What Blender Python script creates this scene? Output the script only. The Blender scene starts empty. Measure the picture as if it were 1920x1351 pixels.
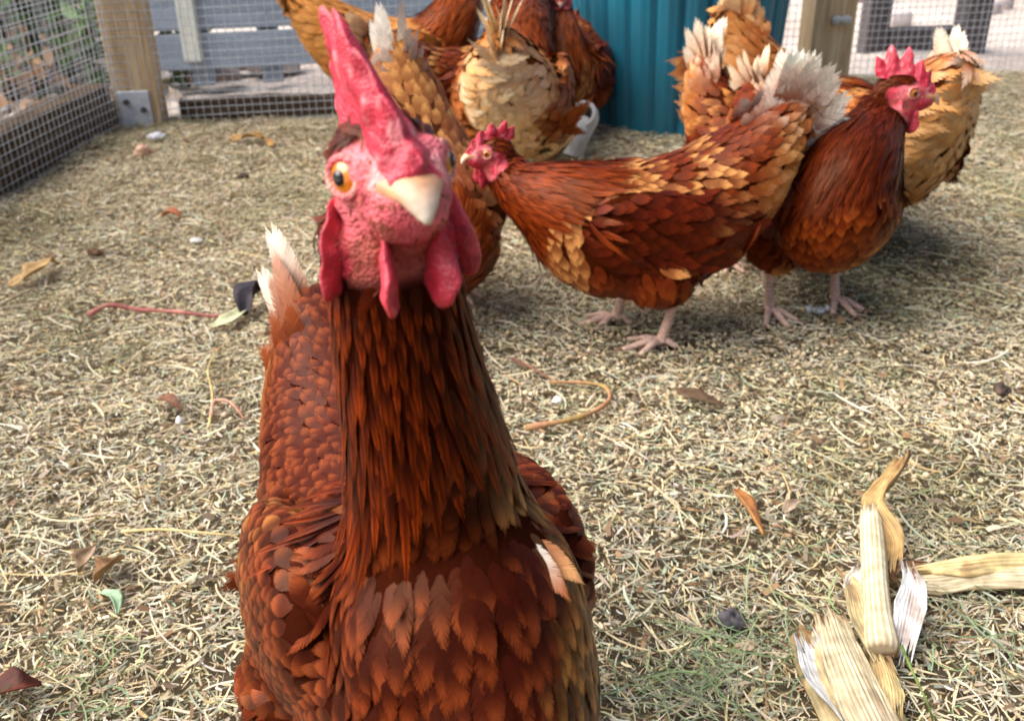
import bpy, math, random
from mathutils.kdtree import KDTree
import numpy as np
from mathutils import Vector, Matrix
C = bpy.context.scene
COL = C.collection
# ------------------------------------------------------------------ camera
CAM = np.array((0.0, 0.0, 0.56)); PITCH = math.radians(27.0); ROLL = math.radians(1.2); FPX = 1826.0
FW = np.array((0, math.cos(PITCH), -math.sin(PITCH)))
UP0 = np.array((0, math.sin(PITCH), math.cos(PITCH))); RT0 = np.array((1.0, 0, 0))
RT = math.cos(ROLL)*RT0 - math.sin(ROLL)*UP0
UPV = math.sin(ROLL)*RT0 + math.cos(ROLL)*UP0
cam = bpy.data.cameras.new('camera'); camo = bpy.data.objects.new('camera', cam); COL.objects.link(camo)
M = Matrix.Identity(4)
for i in range(3):
    M[i][0] = RT[i]; M[i][1] = UPV[i]; M[i][2] = -FW[i]; M[i][3] = CAM[i]
camo.matrix_world = M
cam.sensor_width = 36; cam.lens = 36*FPX/1920; cam.clip_start = .02; cam.clip_end = 400
cam.dof.use_dof = True; cam.dof.focus_distance = .56; cam.dof.aperture_fstop = 14
C.camera = camo
# ------------------------------------------------------------------ light
SUN_EL, SUN_AZ = math.radians(50), math.radians(-94)     # azimuth measured from +Y towards +X
w = bpy.data.worlds.new('World'); C.world = w; w.use_nodes = True
nt = w.node_tree
sky = nt.nodes.new('ShaderNodeTexSky'); sky.sky_type = 'NISHITA'; sky.sun_disc = False
sky.sun_elevation = SUN_EL; sky.sun_rotation = SUN_AZ; sky.air_density = 1.0; sky.dust_density = 4; sky.ozone_density = .5
nt.links.new(sky.outputs[0], nt.nodes['Background'].inputs[0]); nt.nodes['Background'].inputs[1].default_value = .082
sd = bpy.data.lights.new('sun', 'SUN'); sd.energy = 3.8; sd.angle = math.radians(76); sd.color = (1, .975, .945)
so = bpy.data.objects.new('sun', sd); COL.objects.link(so)
sv = Vector((math.sin(SUN_AZ)*math.cos(SUN_EL), math.cos(SUN_AZ)*math.cos(SUN_EL), math.sin(SUN_EL)))
so.rotation_euler = sv.to_track_quat('Z', 'Y').to_euler(); so.location = (-2, -1, 4)
C.view_settings.view_transform = 'Standard'; C.view_settings.look = 'None'
C.view_settings.exposure = 0.92; C.view_settings.gamma = 1
C.cycles.max_bounces = 5; C.cycles.diffuse_bounces = 3; C.cycles.glossy_bounces = 2
C.cycles.use_denoising = True
# ------------------------------------------------------------------ helpers
def ray(px, py): return FW + (px-960)/FPX*RT - (py-675.5)/FPX*UPV
def P(px, py, d): return CAM + d*ray(px, py)
def G(px, py, z=0.0):
    r = ray(px, py); return CAM + r*((z-CAM[2])/r[2])
def nrm(v): v = np.asarray(v, float); return v/(np.linalg.norm(v, axis=-1, keepdims=True)+1e-12)
def tag(o, label=None, cat=None, group=None, kind=None):
    if label: o['label'] = label
    if cat: o['category'] = cat
    if group: o['group'] = group
    if kind: o['kind'] = kind
    return o
def empty(name, loc, rz=0, s=1):
    o = bpy.data.objects.new(name, None); COL.objects.link(o)
    o.location = loc; o.rotation_euler = (0, 0, rz); o.scale = (s, s, s); o.empty_display_size = .05
    return o
def smooth(a, b, x):
    t = np.clip((np.asarray(x, float)-a)/(b-a), 0, 1); return t*t*(3-2*t)
def mix(a, b, t): return a*(1-t)+b*t
def lin(r, g, b):
    f = lambda c: ((c/255+.055)/1.055)**2.4 if c > 10 else c/255/12.92
    return np.array((f(r), f(g), f(b)))
_nr = np.random.RandomState(5)
_NW = _nr.normal(size=(3, 14, 3)); _NP = _nr.uniform(0, 6.28, size=(3, 14))
def noise3(p, freq, k=0):
    """cheap smooth noise, about -1..1"""
    p = np.asarray(p, float)*freq
    return np.sin(p@_NW[k].T + _NP[k]).sum(-1)/math.sqrt(14)*.8
class MB:
    def __init__(s): s.v = []; s.f = []; s.c = []; s.n = 0; s.mi = []
    def add(s, v, f, col=None, mi=0):
        v = np.asarray(v, float).reshape(-1, 3); s.v.append(v)
        s.f += [tuple(int(i)+s.n for i in q) for q in f]; s.mi += [mi]*len(f)
        c = np.ones((len(v), 3))*.5 if col is None else np.broadcast_to(np.asarray(col, float), (len(v), 3))
        s.c.append(c); s.n += len(v)
    def build(s, name, mat, parent=None, smoothf=True):
        me = bpy.data.meshes.new(name); V = np.concatenate(s.v)
        me.from_pydata(V.tolist(), [], s.f)
        setcol(me, np.concatenate(s.c))
        for m in (mat if isinstance(mat, (list, tuple)) else [mat]): me.materials.append(m)
        if any(s.mi): me.polygons.foreach_set('material_index', s.mi)
        if smoothf: me.polygons.foreach_set('use_smooth', [True]*len(me.polygons))
        me.update()
        o = bpy.data.objects.new(name, me); COL.objects.link(o); o.parent = parent
        return o
def setcol(me, c):
    a = me.color_attributes.new('col', 'FLOAT_COLOR', 'POINT')
    c4 = np.ones((len(c), 4), np.float32); c4[:, :3] = c
    a.data.foreach_set('color', c4.ravel())
def fastmesh(name, V, Q, Cc, mat, parent=None, smoothf=True, NN=None):
    V = np.asarray(V, np.float32).reshape(-1, 3); Q = np.asarray(Q, np.int32)
    me = bpy.data.meshes.new(name); k = Q.shape[1]
    me.vertices.add(len(V)); me.vertices.foreach_set('co', V.ravel())
    me.loops.add(Q.size); me.loops.foreach_set('vertex_index', Q.ravel())
    me.polygons.add(len(Q)); me.polygons.foreach_set('loop_start', np.arange(0, Q.size, k, dtype=np.int32))
    me.polygons.foreach_set('use_smooth', np.full(len(Q), smoothf))
    me.update(calc_edges=True); setcol(me, np.asarray(Cc).reshape(-1, 3))
    me.materials.append(mat)
    if NN is not None: me.normals_split_custom_set_from_vertices(NN)
    o = bpy.data.objects.new(name, me); COL.objects.link(o); o.parent = parent
    return o
def ball(c, r, axes=None, nu=20, nv=12):
    """ellipsoid; axes rows = local axis directions"""
    th = np.linspace(0, math.pi, nv+1)[1:-1]; ph = np.arange(nu)*2*math.pi/nu
    v = [(0, 0, 1)]+[(math.sin(t)*math.cos(p), math.sin(t)*math.sin(p), math.cos(t)) for t in th for p in ph]+[(0, 0, -1)]
    v = np.array(v)*np.asarray(r, float)
    if axes is not None: v = v@np.asarray(axes)
    f = []
    for j in range(nu): f.append((0, 1+j, 1+(j+1) % nu))
    for i in range(len(th)-1):
        for j in range(nu):
            a = 1+i*nu; f.append((a+j, a+nu+j, a+nu+(j+1) % nu, a+(j+1) % nu))
    a = 1+(len(th)-1)*nu; L = len(v)-1
    for j in range(nu): f.append((L, a+(j+1) % nu, a+j))
    return v+np.asarray(c, float), f
def catmull(pts, n):
    pts = np.asarray(pts, float); m = len(pts)
    ext = np.vstack([2*pts[0]-pts[1], pts, 2*pts[-1]-pts[-2]])
    out = []
    for t in np.linspace(0, m-1, n):
        i = min(int(t), m-2); u = t-i
        a, b, c, d = ext[i], ext[i+1], ext[i+2], ext[i+3]
        out.append(.5*((2*b)+(c-a)*u+(2*a-5*b+4*c-d)*u*u+(3*b-a-3*c+d)*u**3))
    return np.array(out)
def frames(path):
    T = nrm(np.gradient(path, axis=0)); n = np.zeros_like(T)
    ref = np.array((0, 0, 1.0)) if abs(T[0][2]) < .9 else np.array((1.0, 0, 0))
    n[0] = nrm(ref-T[0]*ref.dot(T[0]))
    for i in range(1, len(T)): n[i] = nrm(n[i-1]-T[i]*n[i-1].dot(T[i]))
    return T, n, np.cross(T, n)
def tube(path, rad, k=8, rad2=None, ref=None, caps=True):
    path = np.asarray(path, float); rad = np.broadcast_to(rad, (len(path),)); rad2 = rad if rad2 is None else np.broadcast_to(rad2, (len(path),))
    T, n, b = frames(path)
    if ref is not None:
        n = nrm(np.array(ref)-T*(T@np.array(ref))[:, None]); b = np.cross(T, n)
    ph = np.arange(k)*2*math.pi/k
    v = (path[:, None]+np.cos(ph)[None, :, None]*n[:, None]*rad[:, None, None]+np.sin(ph)[None, :, None]*b[:, None]*rad2[:, None, None]).reshape(-1, 3)
    f = [(i*k+j, i*k+(j+1) % k, (i+1)*k+(j+1) % k, (i+1)*k+j) for i in range(len(path)-1) for j in range(k)]
    if caps: f += [tuple(range(k))[::-1], tuple((len(path)-1)*k+j for j in range(k))]
    return v, f
def box(c, s, ax=None):
    v = np.array([(x, y, z) for x in (-.5, .5) for y in (-.5, .5) for z in (-.5, .5)])*np.asarray(s, float)
    if ax is not None: v = v@np.asarray(ax)
    return v+np.asarray(c, float), [(0, 1, 3, 2), (4, 6, 7, 5), (0, 4, 5, 1), (2, 3, 7, 6), (0, 2, 6, 4), (1, 5, 7, 3)]
def bevel(o, w, seg=2):
    m = o.modifiers.new('bevel', 'BEVEL'); m.width = w; m.segments = seg; m.limit_method = 'ANGLE'
    return o
# ------------------------------------------------------------------ materials
def mat(name, col=None, rough=.6, attr=False, spec=.5, noise=None, bump=None, sheen=0, sss=0, metal=0, sssr=(.01, .003, .002), coat=0, mott=0, tint=(1, 1, 1)):
    m = bpy.data.materials.new(name); m.use_nodes = True; n = m.node_tree.nodes; l = m.node_tree.links
    b = n['Principled BSDF']; b.inputs['Roughness'].default_value = rough; b.inputs['Specular IOR Level'].default_value = spec
    b.inputs['Specular Tint'].default_value = (*tint, 1); b.inputs['Metallic'].default_value = metal; b.inputs['Coat Weight'].default_value = coat
    src = None
    tc = n.new('ShaderNodeTexCoord')
    if attr:
        a = n.new('ShaderNodeVertexColor'); a.layer_name = 'col'; src = a.outputs['Color']
    if mott and attr:
        t = n.new('ShaderNodeTexNoise'); t.inputs['Scale'].default_value = mott; t.inputs['Detail'].default_value = 5
        l.new(tc.outputs['Object'], t.inputs['Vector'])
        r = n.new('ShaderNodeMapRange'); r.inputs[1].default_value = .3; r.inputs[2].default_value = .7; r.inputs[3].default_value = .72; r.inputs[4].default_value = 1.25
        l.new(t.outputs[0], r.inputs[0])
        mx = n.new('ShaderNodeVectorMath'); mx.operation = 'SCALE'; l.new(src, mx.inputs[0]); l.new(r.outputs[0], mx.inputs['Scale']); src = mx.outputs[0]
    if noise:   # (scale, col2, detail, stretch)
        mp = n.new('ShaderNodeMapping'); mp.inputs['Scale'].default_value = noise[3] if len(noise) > 3 else (1, 1, 1)
        l.new(tc.outputs['Object'], mp.inputs['Vector'])
        t = n.new('ShaderNodeTexNoise'); t.inputs['Scale'].default_value = noise[0]; t.inputs['Detail'].default_value = noise[2]; t.inputs['Roughness'].default_value = .65
        l.new(mp.outputs[0], t.inputs['Vector'])
        r = n.new('ShaderNodeValToRGB'); r.color_ramp.elements[0].position = .32; r.color_ramp.elements[1].position = .68
        r.color_ramp.elements[0].color = (*noise[1], 1); r.color_ramp.elements[1].color = (*col, 1)
        l.new(t.outputs[0], r.inputs[0]); src = r.outputs[0]
    if src is not None: l.new(src, b.inputs['Base Color'])
    elif col is not None: b.inputs['Base Color'].default_value = (*col, 1)
    if sheen:
        b.inputs['Sheen Weight'].default_value = sheen; b.inputs['Sheen Roughness'].default_value = .4
    if sss:
        b.inputs['Subsurface Weight'].default_value = sss; b.inputs['Subsurface Radius'].default_value = sssr; b.inputs['Subsurface Scale'].default_value = 1
    if bump:    # (kind, scale, strength, dist)
        if bump[0] == 'v':
            t = n.new('ShaderNodeTexVoronoi'); t.inputs['Scale'].default_value = bump[1]; o = t.outputs['Distance']
        else:
            t = n.new('ShaderNodeTexNoise'); t.inputs['Scale'].default_value = bump[1]; t.inputs['Detail'].default_value = 6; o = t.outputs[0]
        l.new(tc.outputs['Object'], t.inputs['Vector'])
        bp = n.new('ShaderNodeBump'); bp.inputs['Strength'].default_value = bump[2]; bp.inputs['Distance'].default_value = bump[3]
        if len(bump) > 4 and bump[4]: bp.invert = True
        l.new(o, bp.inputs['Height']); l.new(bp.outputs[0], b.inputs['Normal'])
    return m
M_FEATHER = mat('feather', rough=.40, attr=True, spec=.20, tint=(1, .62, .36))
M_SKIN = mat('hen_skin', rough=.58, attr=True, spec=.3, mott=330, bump=('v', 850, .9, .0010, True))
M_UNDER = mat('underplumage', rough=1, attr=True, spec=0.02, bump=('n', 400, .5, .001))
M_COMB = mat('comb_flesh', rough=.42, attr=True, spec=.45, mott=230, bump=('v', 900, .5, .0007, True), sss=.12, sssr=(.006, .0012, .0012))
M_BEAK = mat('beak_horn', rough=.33, attr=True, spec=.5, mott=200, bump=('n', 300, .25, .0006))
M_IRIS = mat('iris', col=(.80, .27, .008), rough=.06, spec=.7, noise=(500, (.55, .13, .004), 3), coat=.6)
M_PUPIL = mat('pupil', col=(.004, .004, .005), rough=.05, spec=.8)
M_LITTER = mat('litter', rough=.75, attr=True, spec=.25)
M_WIRE = mat('galvanised_wire', col=(.66, .69, .73), rough=.5, metal=.35, noise=(60, (.42, .44, .47), 3))
M_WOOD = mat('pine_post', col=(.78, .60, .38), rough=.75, spec=.2, noise=(14, (.42, .27, .14), 7, (6, 6, .45)), bump=('n', 60, .25, .002))
M_OLDWOOD = mat('weathered_timber', col=(.14, .095, .06), rough=.85, spec=.15, noise=(22, (.045, .03, .02), 7, (.6, .6, 6)), bump=('n', 70, .8, .006))
M_TEAL = mat('teal_plastic', col=(.006, .17, .255), rough=.5, spec=.4, noise=(11, (.022, .12, .175), 9, (1, 1, .35)), bump=('n', 90, .12, .001))
M_ZINC = mat('zinc_bracket', col=(.70, .74, .80), rough=.5, metal=.2, noise=(40, (.50, .54, .60), 4))
M_WHITE = mat('white_plastic', col=(.60, .60, .60), rough=.5, noise=(30, (.40, .38, .35), 6))
M_HUSK = mat('corn_husk', rough=.6, attr=True, spec=.3, mott=90, bump=('n', 160, .35, .0012))
M_BIT = mat('litter_bit', rough=.65, attr=True, spec=.3, mott=120, bump=('n', 200, .5, .002))
M_SLATE = mat('grey_boards', col=(.36, .43, .52), rough=.7, noise=(6, (.19, .24, .31), 6, (.5, 3, 6)), bump=('n', 40, .4, .004))
M_ROCK = mat('pale_rock', col=(.62, .55, .52), rough=.85, noise=(9, (.38, .32, .31), 6), bump=('n', 30, .7, .01))
M_DARKWOOD = mat('dark_timber', col=(.10, .085, .085), rough=.8, noise=(12, (.05, .04, .042), 6, (4, 4, .6)), bump=('n', 50, .5, .004))
M_LEAF = mat('plant_leaf', rough=.5, attr=True, spec=.4)

# ------------------------------------------------------------------ ground
POST_L = G(272, 232); POST_R = G(1536, 168)
CORNER_NEAR = G(-60, 428)          # where the left edging leaves the frame
def bump_z(x, y):
    p = np.stack([x, y, np.zeros_like(x)], -1)
    return .010*noise3(p, 5, 0)+.0055*noise3(p, 14, 1)+.0025*noise3(p, 34, 2)
def ground_mat():
    m = bpy.data.materials.new('ground_soil'); m.use_nodes = True; n = m.node_tree.nodes; l = m.node_tree.links
    b = n['Principled BSDF']; b.inputs['Roughness'].default_value = .9; b.inputs['Specular IOR Level'].default_value = .15
    tc = n.new('ShaderNodeTexCoord')
    a = n.new('ShaderNodeVertexColor'); a.layer_name = 'col'
    t = n.new('ShaderNodeTexNoise'); t.inputs['Scale'].default_value = 60; t.inputs['Detail'].default_value = 8; t.inputs['Roughness'].default_value = .7
    l.new(tc.outputs['Object'], t.inputs['Vector'])
    r = n.new('ShaderNodeMapRange'); r.inputs[1].default_value = .3; r.inputs[2].default_value = .7; r.inputs[3].default_value = .55; r.inputs[4].default_value = 1.35
    l.new(t.outputs[0], r.inputs[0])
    s = n.new('ShaderNodeVectorMath'); s.operation = 'SCALE'; l.new(a.outputs[0], s.inputs[0]); l.new(r.outputs[0], s.inputs['Scale'])
    l.new(s.outputs[0], b.inputs['Base Color'])
    bp = n.new('ShaderNodeBump'); bp.inputs['Strength'].default_value = .8; bp.inputs['Distance'].default_value = .006
    l.new(t.outputs[0], bp.inputs['Height']); l.new(bp.outputs[0], b.inputs['Normal'])
    return m
def fence_y(x):   # back fence line
    return POST_L[1]+(x-POST_L[0])*(POST_R[1]-POST_L[1])/(POST_R[0]-POST_L[0])
def left_x(y):    # left fence line
    return POST_L[0]+(y-POST_L[1])*(CORNER_NEAR[0]-POST_L[0])/(CORNER_NEAR[1]-POST_L[1])
def inside(x, y): return (y < fence_y(x)+.06) & (x > left_x(y)-.045)
def make_ground():
    xs = np.concatenate([[-150, -40, -12, -6], np.arange(-4, 4.01, .04), [6, 12, 40, 150]])
    ys = np.concatenate([[-40, -8, -3], np.arange(-1.0, 5.01, .04), [6, 9, 14, 30, 80, 200]])
    X, Y = np.meshgrid(xs, ys); Z = bump_z(X, Y)*np.where(inside(X, Y), 1, 1.3)
    Z = np.where((abs(X) > 4.1) | (Y > 5.1) | (Y < -1.1), 0, Z)-.004
    inn = inside(X, Y)[..., None]
    base = mix(np.array((.13, .098, .058)), np.array((.20, .15, .09)), smooth(.9, 1.9, Y)[..., None]); out = np.array((.60, .52, .46))  # out: pale gravel, its colour raised to stand in for brighter daylight outside
    pn = np.stack([X, Y, 0*X], -1)
    o2 = mix(out, np.array((.56, .46, .40)), smooth(-.3, .9, noise3(pn, 3, 1))[..., None])
    c = np.where(inn, base, o2)
    nx = len(xs); q = np.arange(len(ys)*nx).reshape(len(ys), nx)
    Q = np.stack([q[:-1, :-1], q[:-1, 1:], q[1:, 1:], q[1:, :-1]], -1).reshape(-1, 4)
    o = fastmesh('ground', np.stack([X, Y, Z], -1), Q, c, ground_mat()); tag(o, kind='structure')
make_ground()

def strips(rng, x, y, z, L, W, col, tilt=.25, bend=.5, nseg=3):
    """curved flat slivers lying at x,y,z; returns verts, quads, colours"""
    N = len(x); a = rng.uniform(0, 2*math.pi, N); k = rng.normal(0, bend, N); ti = rng.normal(0, tilt, N); ro = rng.normal(0, .7, N)
    s = np.linspace(-.5, .5, nseg+1)
    ang = a[:, None]+k[:, None]*s*2
    dx = np.cos(ang); dy = np.sin(ang)
    step = L[:, None]/nseg
    cx = np.cumsum(dx*step, 1); cx -= cx.mean(1, keepdims=True)
    cy = np.cumsum(dy*step, 1); cy -= cy.mean(1, keepdims=True)
    cz = np.sin(ti)[:, None]*s*L[:, None]+rng.normal(0, .06, (N, 1))*(s**2-.1)*L[:, None]*2
    Pc = np.stack([x[:, None]+cx, y[:, None]+cy, z[:, None]+cz], -1)
    wd = np.stack([-dy*np.cos(ro)[:, None], dx*np.cos(ro)[:, None], np.sin(ro)[:, None]*np.ones_like(dx)], -1)
    tp = np.array([.75]+[1]*(nseg-1)+[.6])
    hw = wd*(W[:, None]*tp)[..., None]/2
    V = np.stack([Pc-hw, Pc+hw], 2)                         # N, nseg+1, 2, 3
    idx = np.arange(N*(nseg+1)*2).reshape(N, nseg+1, 2)
    Q = np.stack([idx[:, :-1, 0], idx[:, 1:, 0], idx[:, 1:, 1], idx[:, :-1, 1]], -1).reshape(-1, 4)
    Cc = np.repeat(col[:, None], (nseg+1)*2, 1)
    return V.reshape(-1, 3), Q, Cc.reshape(-1, 3)
def visible_xy(rng, n, y0=.25, y1=3.0):
    """points spread evenly over the run floor"""
    xs, ys = [], []
    tot = 0
    while tot < n:
        y = rng.uniform(y0, y1, n); x = rng.uniform(-2.2, 2.4, n)
        k = (np.abs(x) < .34+y*.60) & inside(x, y)
        xs.append(x[k]); ys.append(y[k]); tot += k.sum()
    return np.concatenate(xs)[:n], np.concatenate(ys)[:n]
PAL = np.array([(.70, .57, .34), (.66, .55, .36), (.52, .47, .32), (.40, .43, .31), (.76, .69, .53), (.44, .29, .14), (.24, .16, .09), (.56, .41, .20), (.36, .37, .26)])
PW_FAR = np.array([.28, .24, .11, .03, .20, .05, .03, .05, .01]); PW_NEAR = np.array([.19, .18, .15, .12, .12, .06, .10, .05, .07])
def litter():
    rng = np.random.RandomState(11)
    n = 340000
    x, y = visible_xy(rng, n)
    p = np.stack([x, y, 0*x], -1)
    near = smooth(1.5, .6, y)*.8+smooth(.3, 1.2, x)*.5+.25*noise3(p, 6, 2); near = np.clip(near, 0, 1)
    pick_f = rng.choice(9, n, p=PW_FAR/PW_FAR.sum()); pick_n = rng.choice(9, n, p=PW_NEAR/PW_NEAR.sum())
    pk = np.where(rng.uniform(size=n) < near, pick_n, pick_f)
    c = PAL[pk]*rng.uniform(.7, 1.2, (n, 1))*(1+.05*rng.normal(size=(n, 3)))
    cl_ = smooth(.1, 1.1, noise3(p, 11, 0)+.5*noise3(p, 27, 1)); c = mix(c, c*np.array((.62, .66, .56)), (cl_*.8)[:, None])
    L = np.clip(rng.lognormal(math.log(.0085), .55, n), .004, .06)*np.where(y < .9, 1.2, 1)
    W = np.clip(rng.lognormal(math.log(.00125), .35, n), .0006, .0035)
    z = bump_z(x, y)+rng.uniform(0, .007, n)+np.where(rng.uniform(size=n) < .1, .004, 0)
    V, Q, cc = strips(rng, x, y, z, L, W, c, .18, .30)
    o = fastmesh('straw_litter', V, Q, cc, M_LITTER, smoothf=False)
    tag(o, 'chopped dry hay and straw litter covering the floor of the run', 'straw', kind='stuff')
    # long wiry stems
    n = 2300; x, y = visible_xy(rng, n, .25, 2.4)
    c = PAL[rng.choice(9, n, p=PW_NEAR/PW_NEAR.sum())]*rng.uniform(.8, 1.25, (n, 1))
    V, Q, cc = strips(rng, x, y, bump_z(x, y)+.008+rng.uniform(0, .004, n), rng.uniform(.03, .08, n), rng.uniform(.0009, .0019, n), c, .04, .32, 7)
    o = fastmesh('hay_stems', V, Q, cc, M_LITTER, smoothf=False)
    tag(o, 'longer pale curved hay stems strewn over the litter', 'straw', kind='stuff')
    # pellets
    n = 16000; x, y = visible_xy(rng, n, .6, 2.6)
    p = np.stack([x, y, 0*x], -1)
    dens = np.exp(-(((x-.17)/.35)**2+((y-1.05)/.30)**2))*1.1+.12+.25*smooth(1.1, 2.0, y)
    k = rng.uniform(size=n) < dens; x, y = x[k], y[k]; n = len(x)
    v0, f0 = ball((0, 0, 0), (1, 1, 1), nu=6, nv=4)
    r = rng.uniform(.0016, .0033, n); z = bump_z(x, y)+.0055+rng.uniform(0, .004, n)
    sc = r[:, None]*np.stack([rng.uniform(.8, 1.5, n), rng.uniform(.8, 1.3, n), rng.uniform(.7, 1, n)], -1)
    a = rng.uniform(0, 6.28, n)
    vv = v0[None]*sc[:, None]
    vx = vv[..., 0]*np.cos(a)[:, None]-vv[..., 1]*np.sin(a)[:, None]; vy = vv[..., 0]*np.sin(a)[:, None]+vv[..., 1]*np.cos(a)[:, None]
    V = np.stack([vx+x[:, None], vy+y[:, None], vv[..., 2]+z[:, None]], -1)
    tri = []
    for q in f0:
        tri.append(q[:3])
        if len(q) == 4: tri.append((q[0], q[2], q[3]))
    tri = np.array(tri); Q = (tri[None]+(np.arange(n)*len(v0))[:, None, None]).reshape(-1, 3)
    cc = np.repeat((np.array((.58, .46, .29))*rng.uniform(.6, 1.25, (n, 1)))[:, None], len(v0), 1)
    o = fastmesh('feed_pellets', V, Q, cc, M_LITTER)
    tag(o, 'small round pale feed crumbs scattered through the litter', 'feed', kind='stuff')
    n = 2600; x, y = visible_xy(rng, n, .3, 2.6)
    c = np.array([(.22, .13, .07), (.34, .20, .10), (.13, .09, .06), (.46, .36, .26), (.30, .24, .18)])[rng.randint(5, size=n)]*rng.uniform(.7, 1.3, (n, 1))
    V, Q, cc = strips(rng, x, y, bump_z(x, y)+.009+rng.uniform(0, .003, n), rng.uniform(.005, .018, n), rng.uniform(.002, .006, n), c, .25, .5, 4)
    o = fastmesh('leaf_crumbs', V, Q, cc, M_LITTER, smoothf=False)
    tag(o, 'small brown leaf crumbs and bark flakes mixed into the straw', 'leaf crumbs', kind='stuff')
    # green fine grass, lower right
    n = 2600; xs = []; ys = []
    for (px, py, sx, sy, m) in ((1420, 1230, 90, 50, 90), (1440, 1010, 120, 60, 20), (1800, 1180, 110, 90, 70), (1850, 380, 90, 50, 50), (190, 1290, 80, 50, 40), (1280, 1290, 100, 50, 90), (1300, 600, 300, 60, 60)):
        for i in range(m):
            g = G(px+rng.normal(0, sx), py+rng.normal(0, sy)); xs.append(g[0]); ys.append(g[1])
    x, y = np.array(xs), np.array(ys); n = len(x)
    c = np.array((.16, .20, .10))*rng.uniform(.6, 2.0, (n, 1))*(1+.1*rng.normal(size=(n, 3)))
    V, Q, cc = strips(rng, x, y, bump_z(x, y)+.010+rng.uniform(0, .008, n), rng.uniform(.02, .07, n), rng.uniform(.0007, .0013, n), c, .18, .7, 6)
    o = fastmesh('grass', V, Q, np.clip(cc, 0, 1), M_LITTER, smoothf=False)
    tag(o, 'thin wilted green grass blades caught in the litter', 'grass', kind='stuff')
litter()

# ------------------------------------------------------------------ fence, posts, edging
def post(base, wx, wy, h, yaw, name, label, mt):
    r = empty(name, (base[0], base[1], -.02), yaw); tag(r, label, 'post')
    m = MB(); m.add(*box((0, 0, h/2), (wx, wy, h))); o = m.build('timber', mt, r, False); bevel(o, .004)
    return r
fang = math.atan2(POST_R[1]-POST_L[1], POST_R[0]-POST_L[0])
pl = post(POST_L, .105, .09, 1.5, fang, 'fence_post', 'square pine post at the fence corner with a metal foot bracket', M_WOOD)
m = MB(); m.add(*box((-.005, -.049, .055), (.075, .006, .11))); m.add(*box((-.005, -.075, .004), (.075, .05, .006)))
br = bevel(m.build('bracket', M_ZINC, pl, False), .002, 1)
for (bx, bz) in ((-.022, .085), (.015, .065)):
    m = MB(); m.add(*tube([(bx, -.052, bz), (bx, -.058, bz)], .0075, 6)); m.build('bolt', M_DARKWOOD, br, False)
pr = post(POST_R, .115, .09, 1.6, fang, 'fence_post', 'square pine post behind the hens right of the teal bin', M_WOOD)
m = MB()
for sx in (-1, 1): m.add(*ball((.012+sx*.013, -.055, .205), (.014, .012, .0125)))
m.add(*tube([(-.002, -.058, .205), (.026, -.058, .205)], .0095, 8))
m.build('white_fitting', M_WHITE, pr)
def wire_panel(a, b, z0, h, label, sp=.0195, rw=.0011, nx=None, skew=0, name='wire_fence'):
    a = np.array((a[0], a[1], 0.)); b = np.array((b[0], b[1], 0.)); Ln = np.linalg.norm(b-a); d = (b-a)/Ln; nn = np.array((-d[1], d[0], 0))
    rng = np.random.RandomState(int(Ln*1000) % 999)
    mb = MB(); n = int(Ln/sp)
    S = np.linspace(0, Ln, 26)
    def wob(s, z): return (.006*np.sin(s*3.1+z*4)+.004*np.sin(s*7.7+1+z*9))[..., None]*nn
    for i in range(n+1):
        s = np.full(4, i*sp+rng.normal(0, .0007)); z = z0+np.linspace(0, h, 4)
        p = a+s[:, None]*d+wob(s, z)+z[:, None]*np.array((0, 0, 1.)); mb.add(*tube(p, rw, 4, caps=False))
    for j in range(int(h/sp)+1):
        zz = z0+j*sp+.002*np.sin(S*5+j*.3)+rng.normal(0, .0006)
        p = a+S[:, None]*d+wob(S, zz)+nn*.0015+zz[:, None]*np.array((0, 0, 1.)); mb.add(*tube(p, rw, 4, caps=False))
    o = mb.build(name, M_WIRE); tag(o, label, 'wire fence'); return o
ld = nrm(CORNER_NEAR-POST_L); ln = np.array((ld[1], -ld[0], 0)); ln = ln*np.sign(ln[0])
fd = nrm(POST_R-POST_L); fn = np.array((fd[1], -fd[0], 0)); fn = fn*-np.sign(fn[1])   # fn points to the camera
wire_panel(POST_L-.06*fd+.055*fn, POST_R+fd*.02+.045*(-fn)+.1*fn*0, .0, .85, 'galvanised square wire mesh stretched from the corner post behind the hens to the teal bin', rw=.0009)
wire_panel(POST_R+fd*.06-.05*fn, POST_R+fd*1.6-.05*fn, .0, .8, 'fine wire mesh right of the white fitted pine post with bright rubble behind', rw=.0009)
wire_panel(POST_L-.06*fd+.05*fn+ln*.02, POST_L+ld*2.0-.06*fd+ln*.02, .0, .88, 'slanting wire mesh on the left with green shrubs behind it', rw=.0008)
wire_panel(POST_L-.06*fd-.06*fn-ln*.05, POST_L+ld*2.0-.06*fd-ln*.05, .0, .85, 'second layer of wire mesh on the outer face of the left timber edging', sp=.0255)
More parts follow.
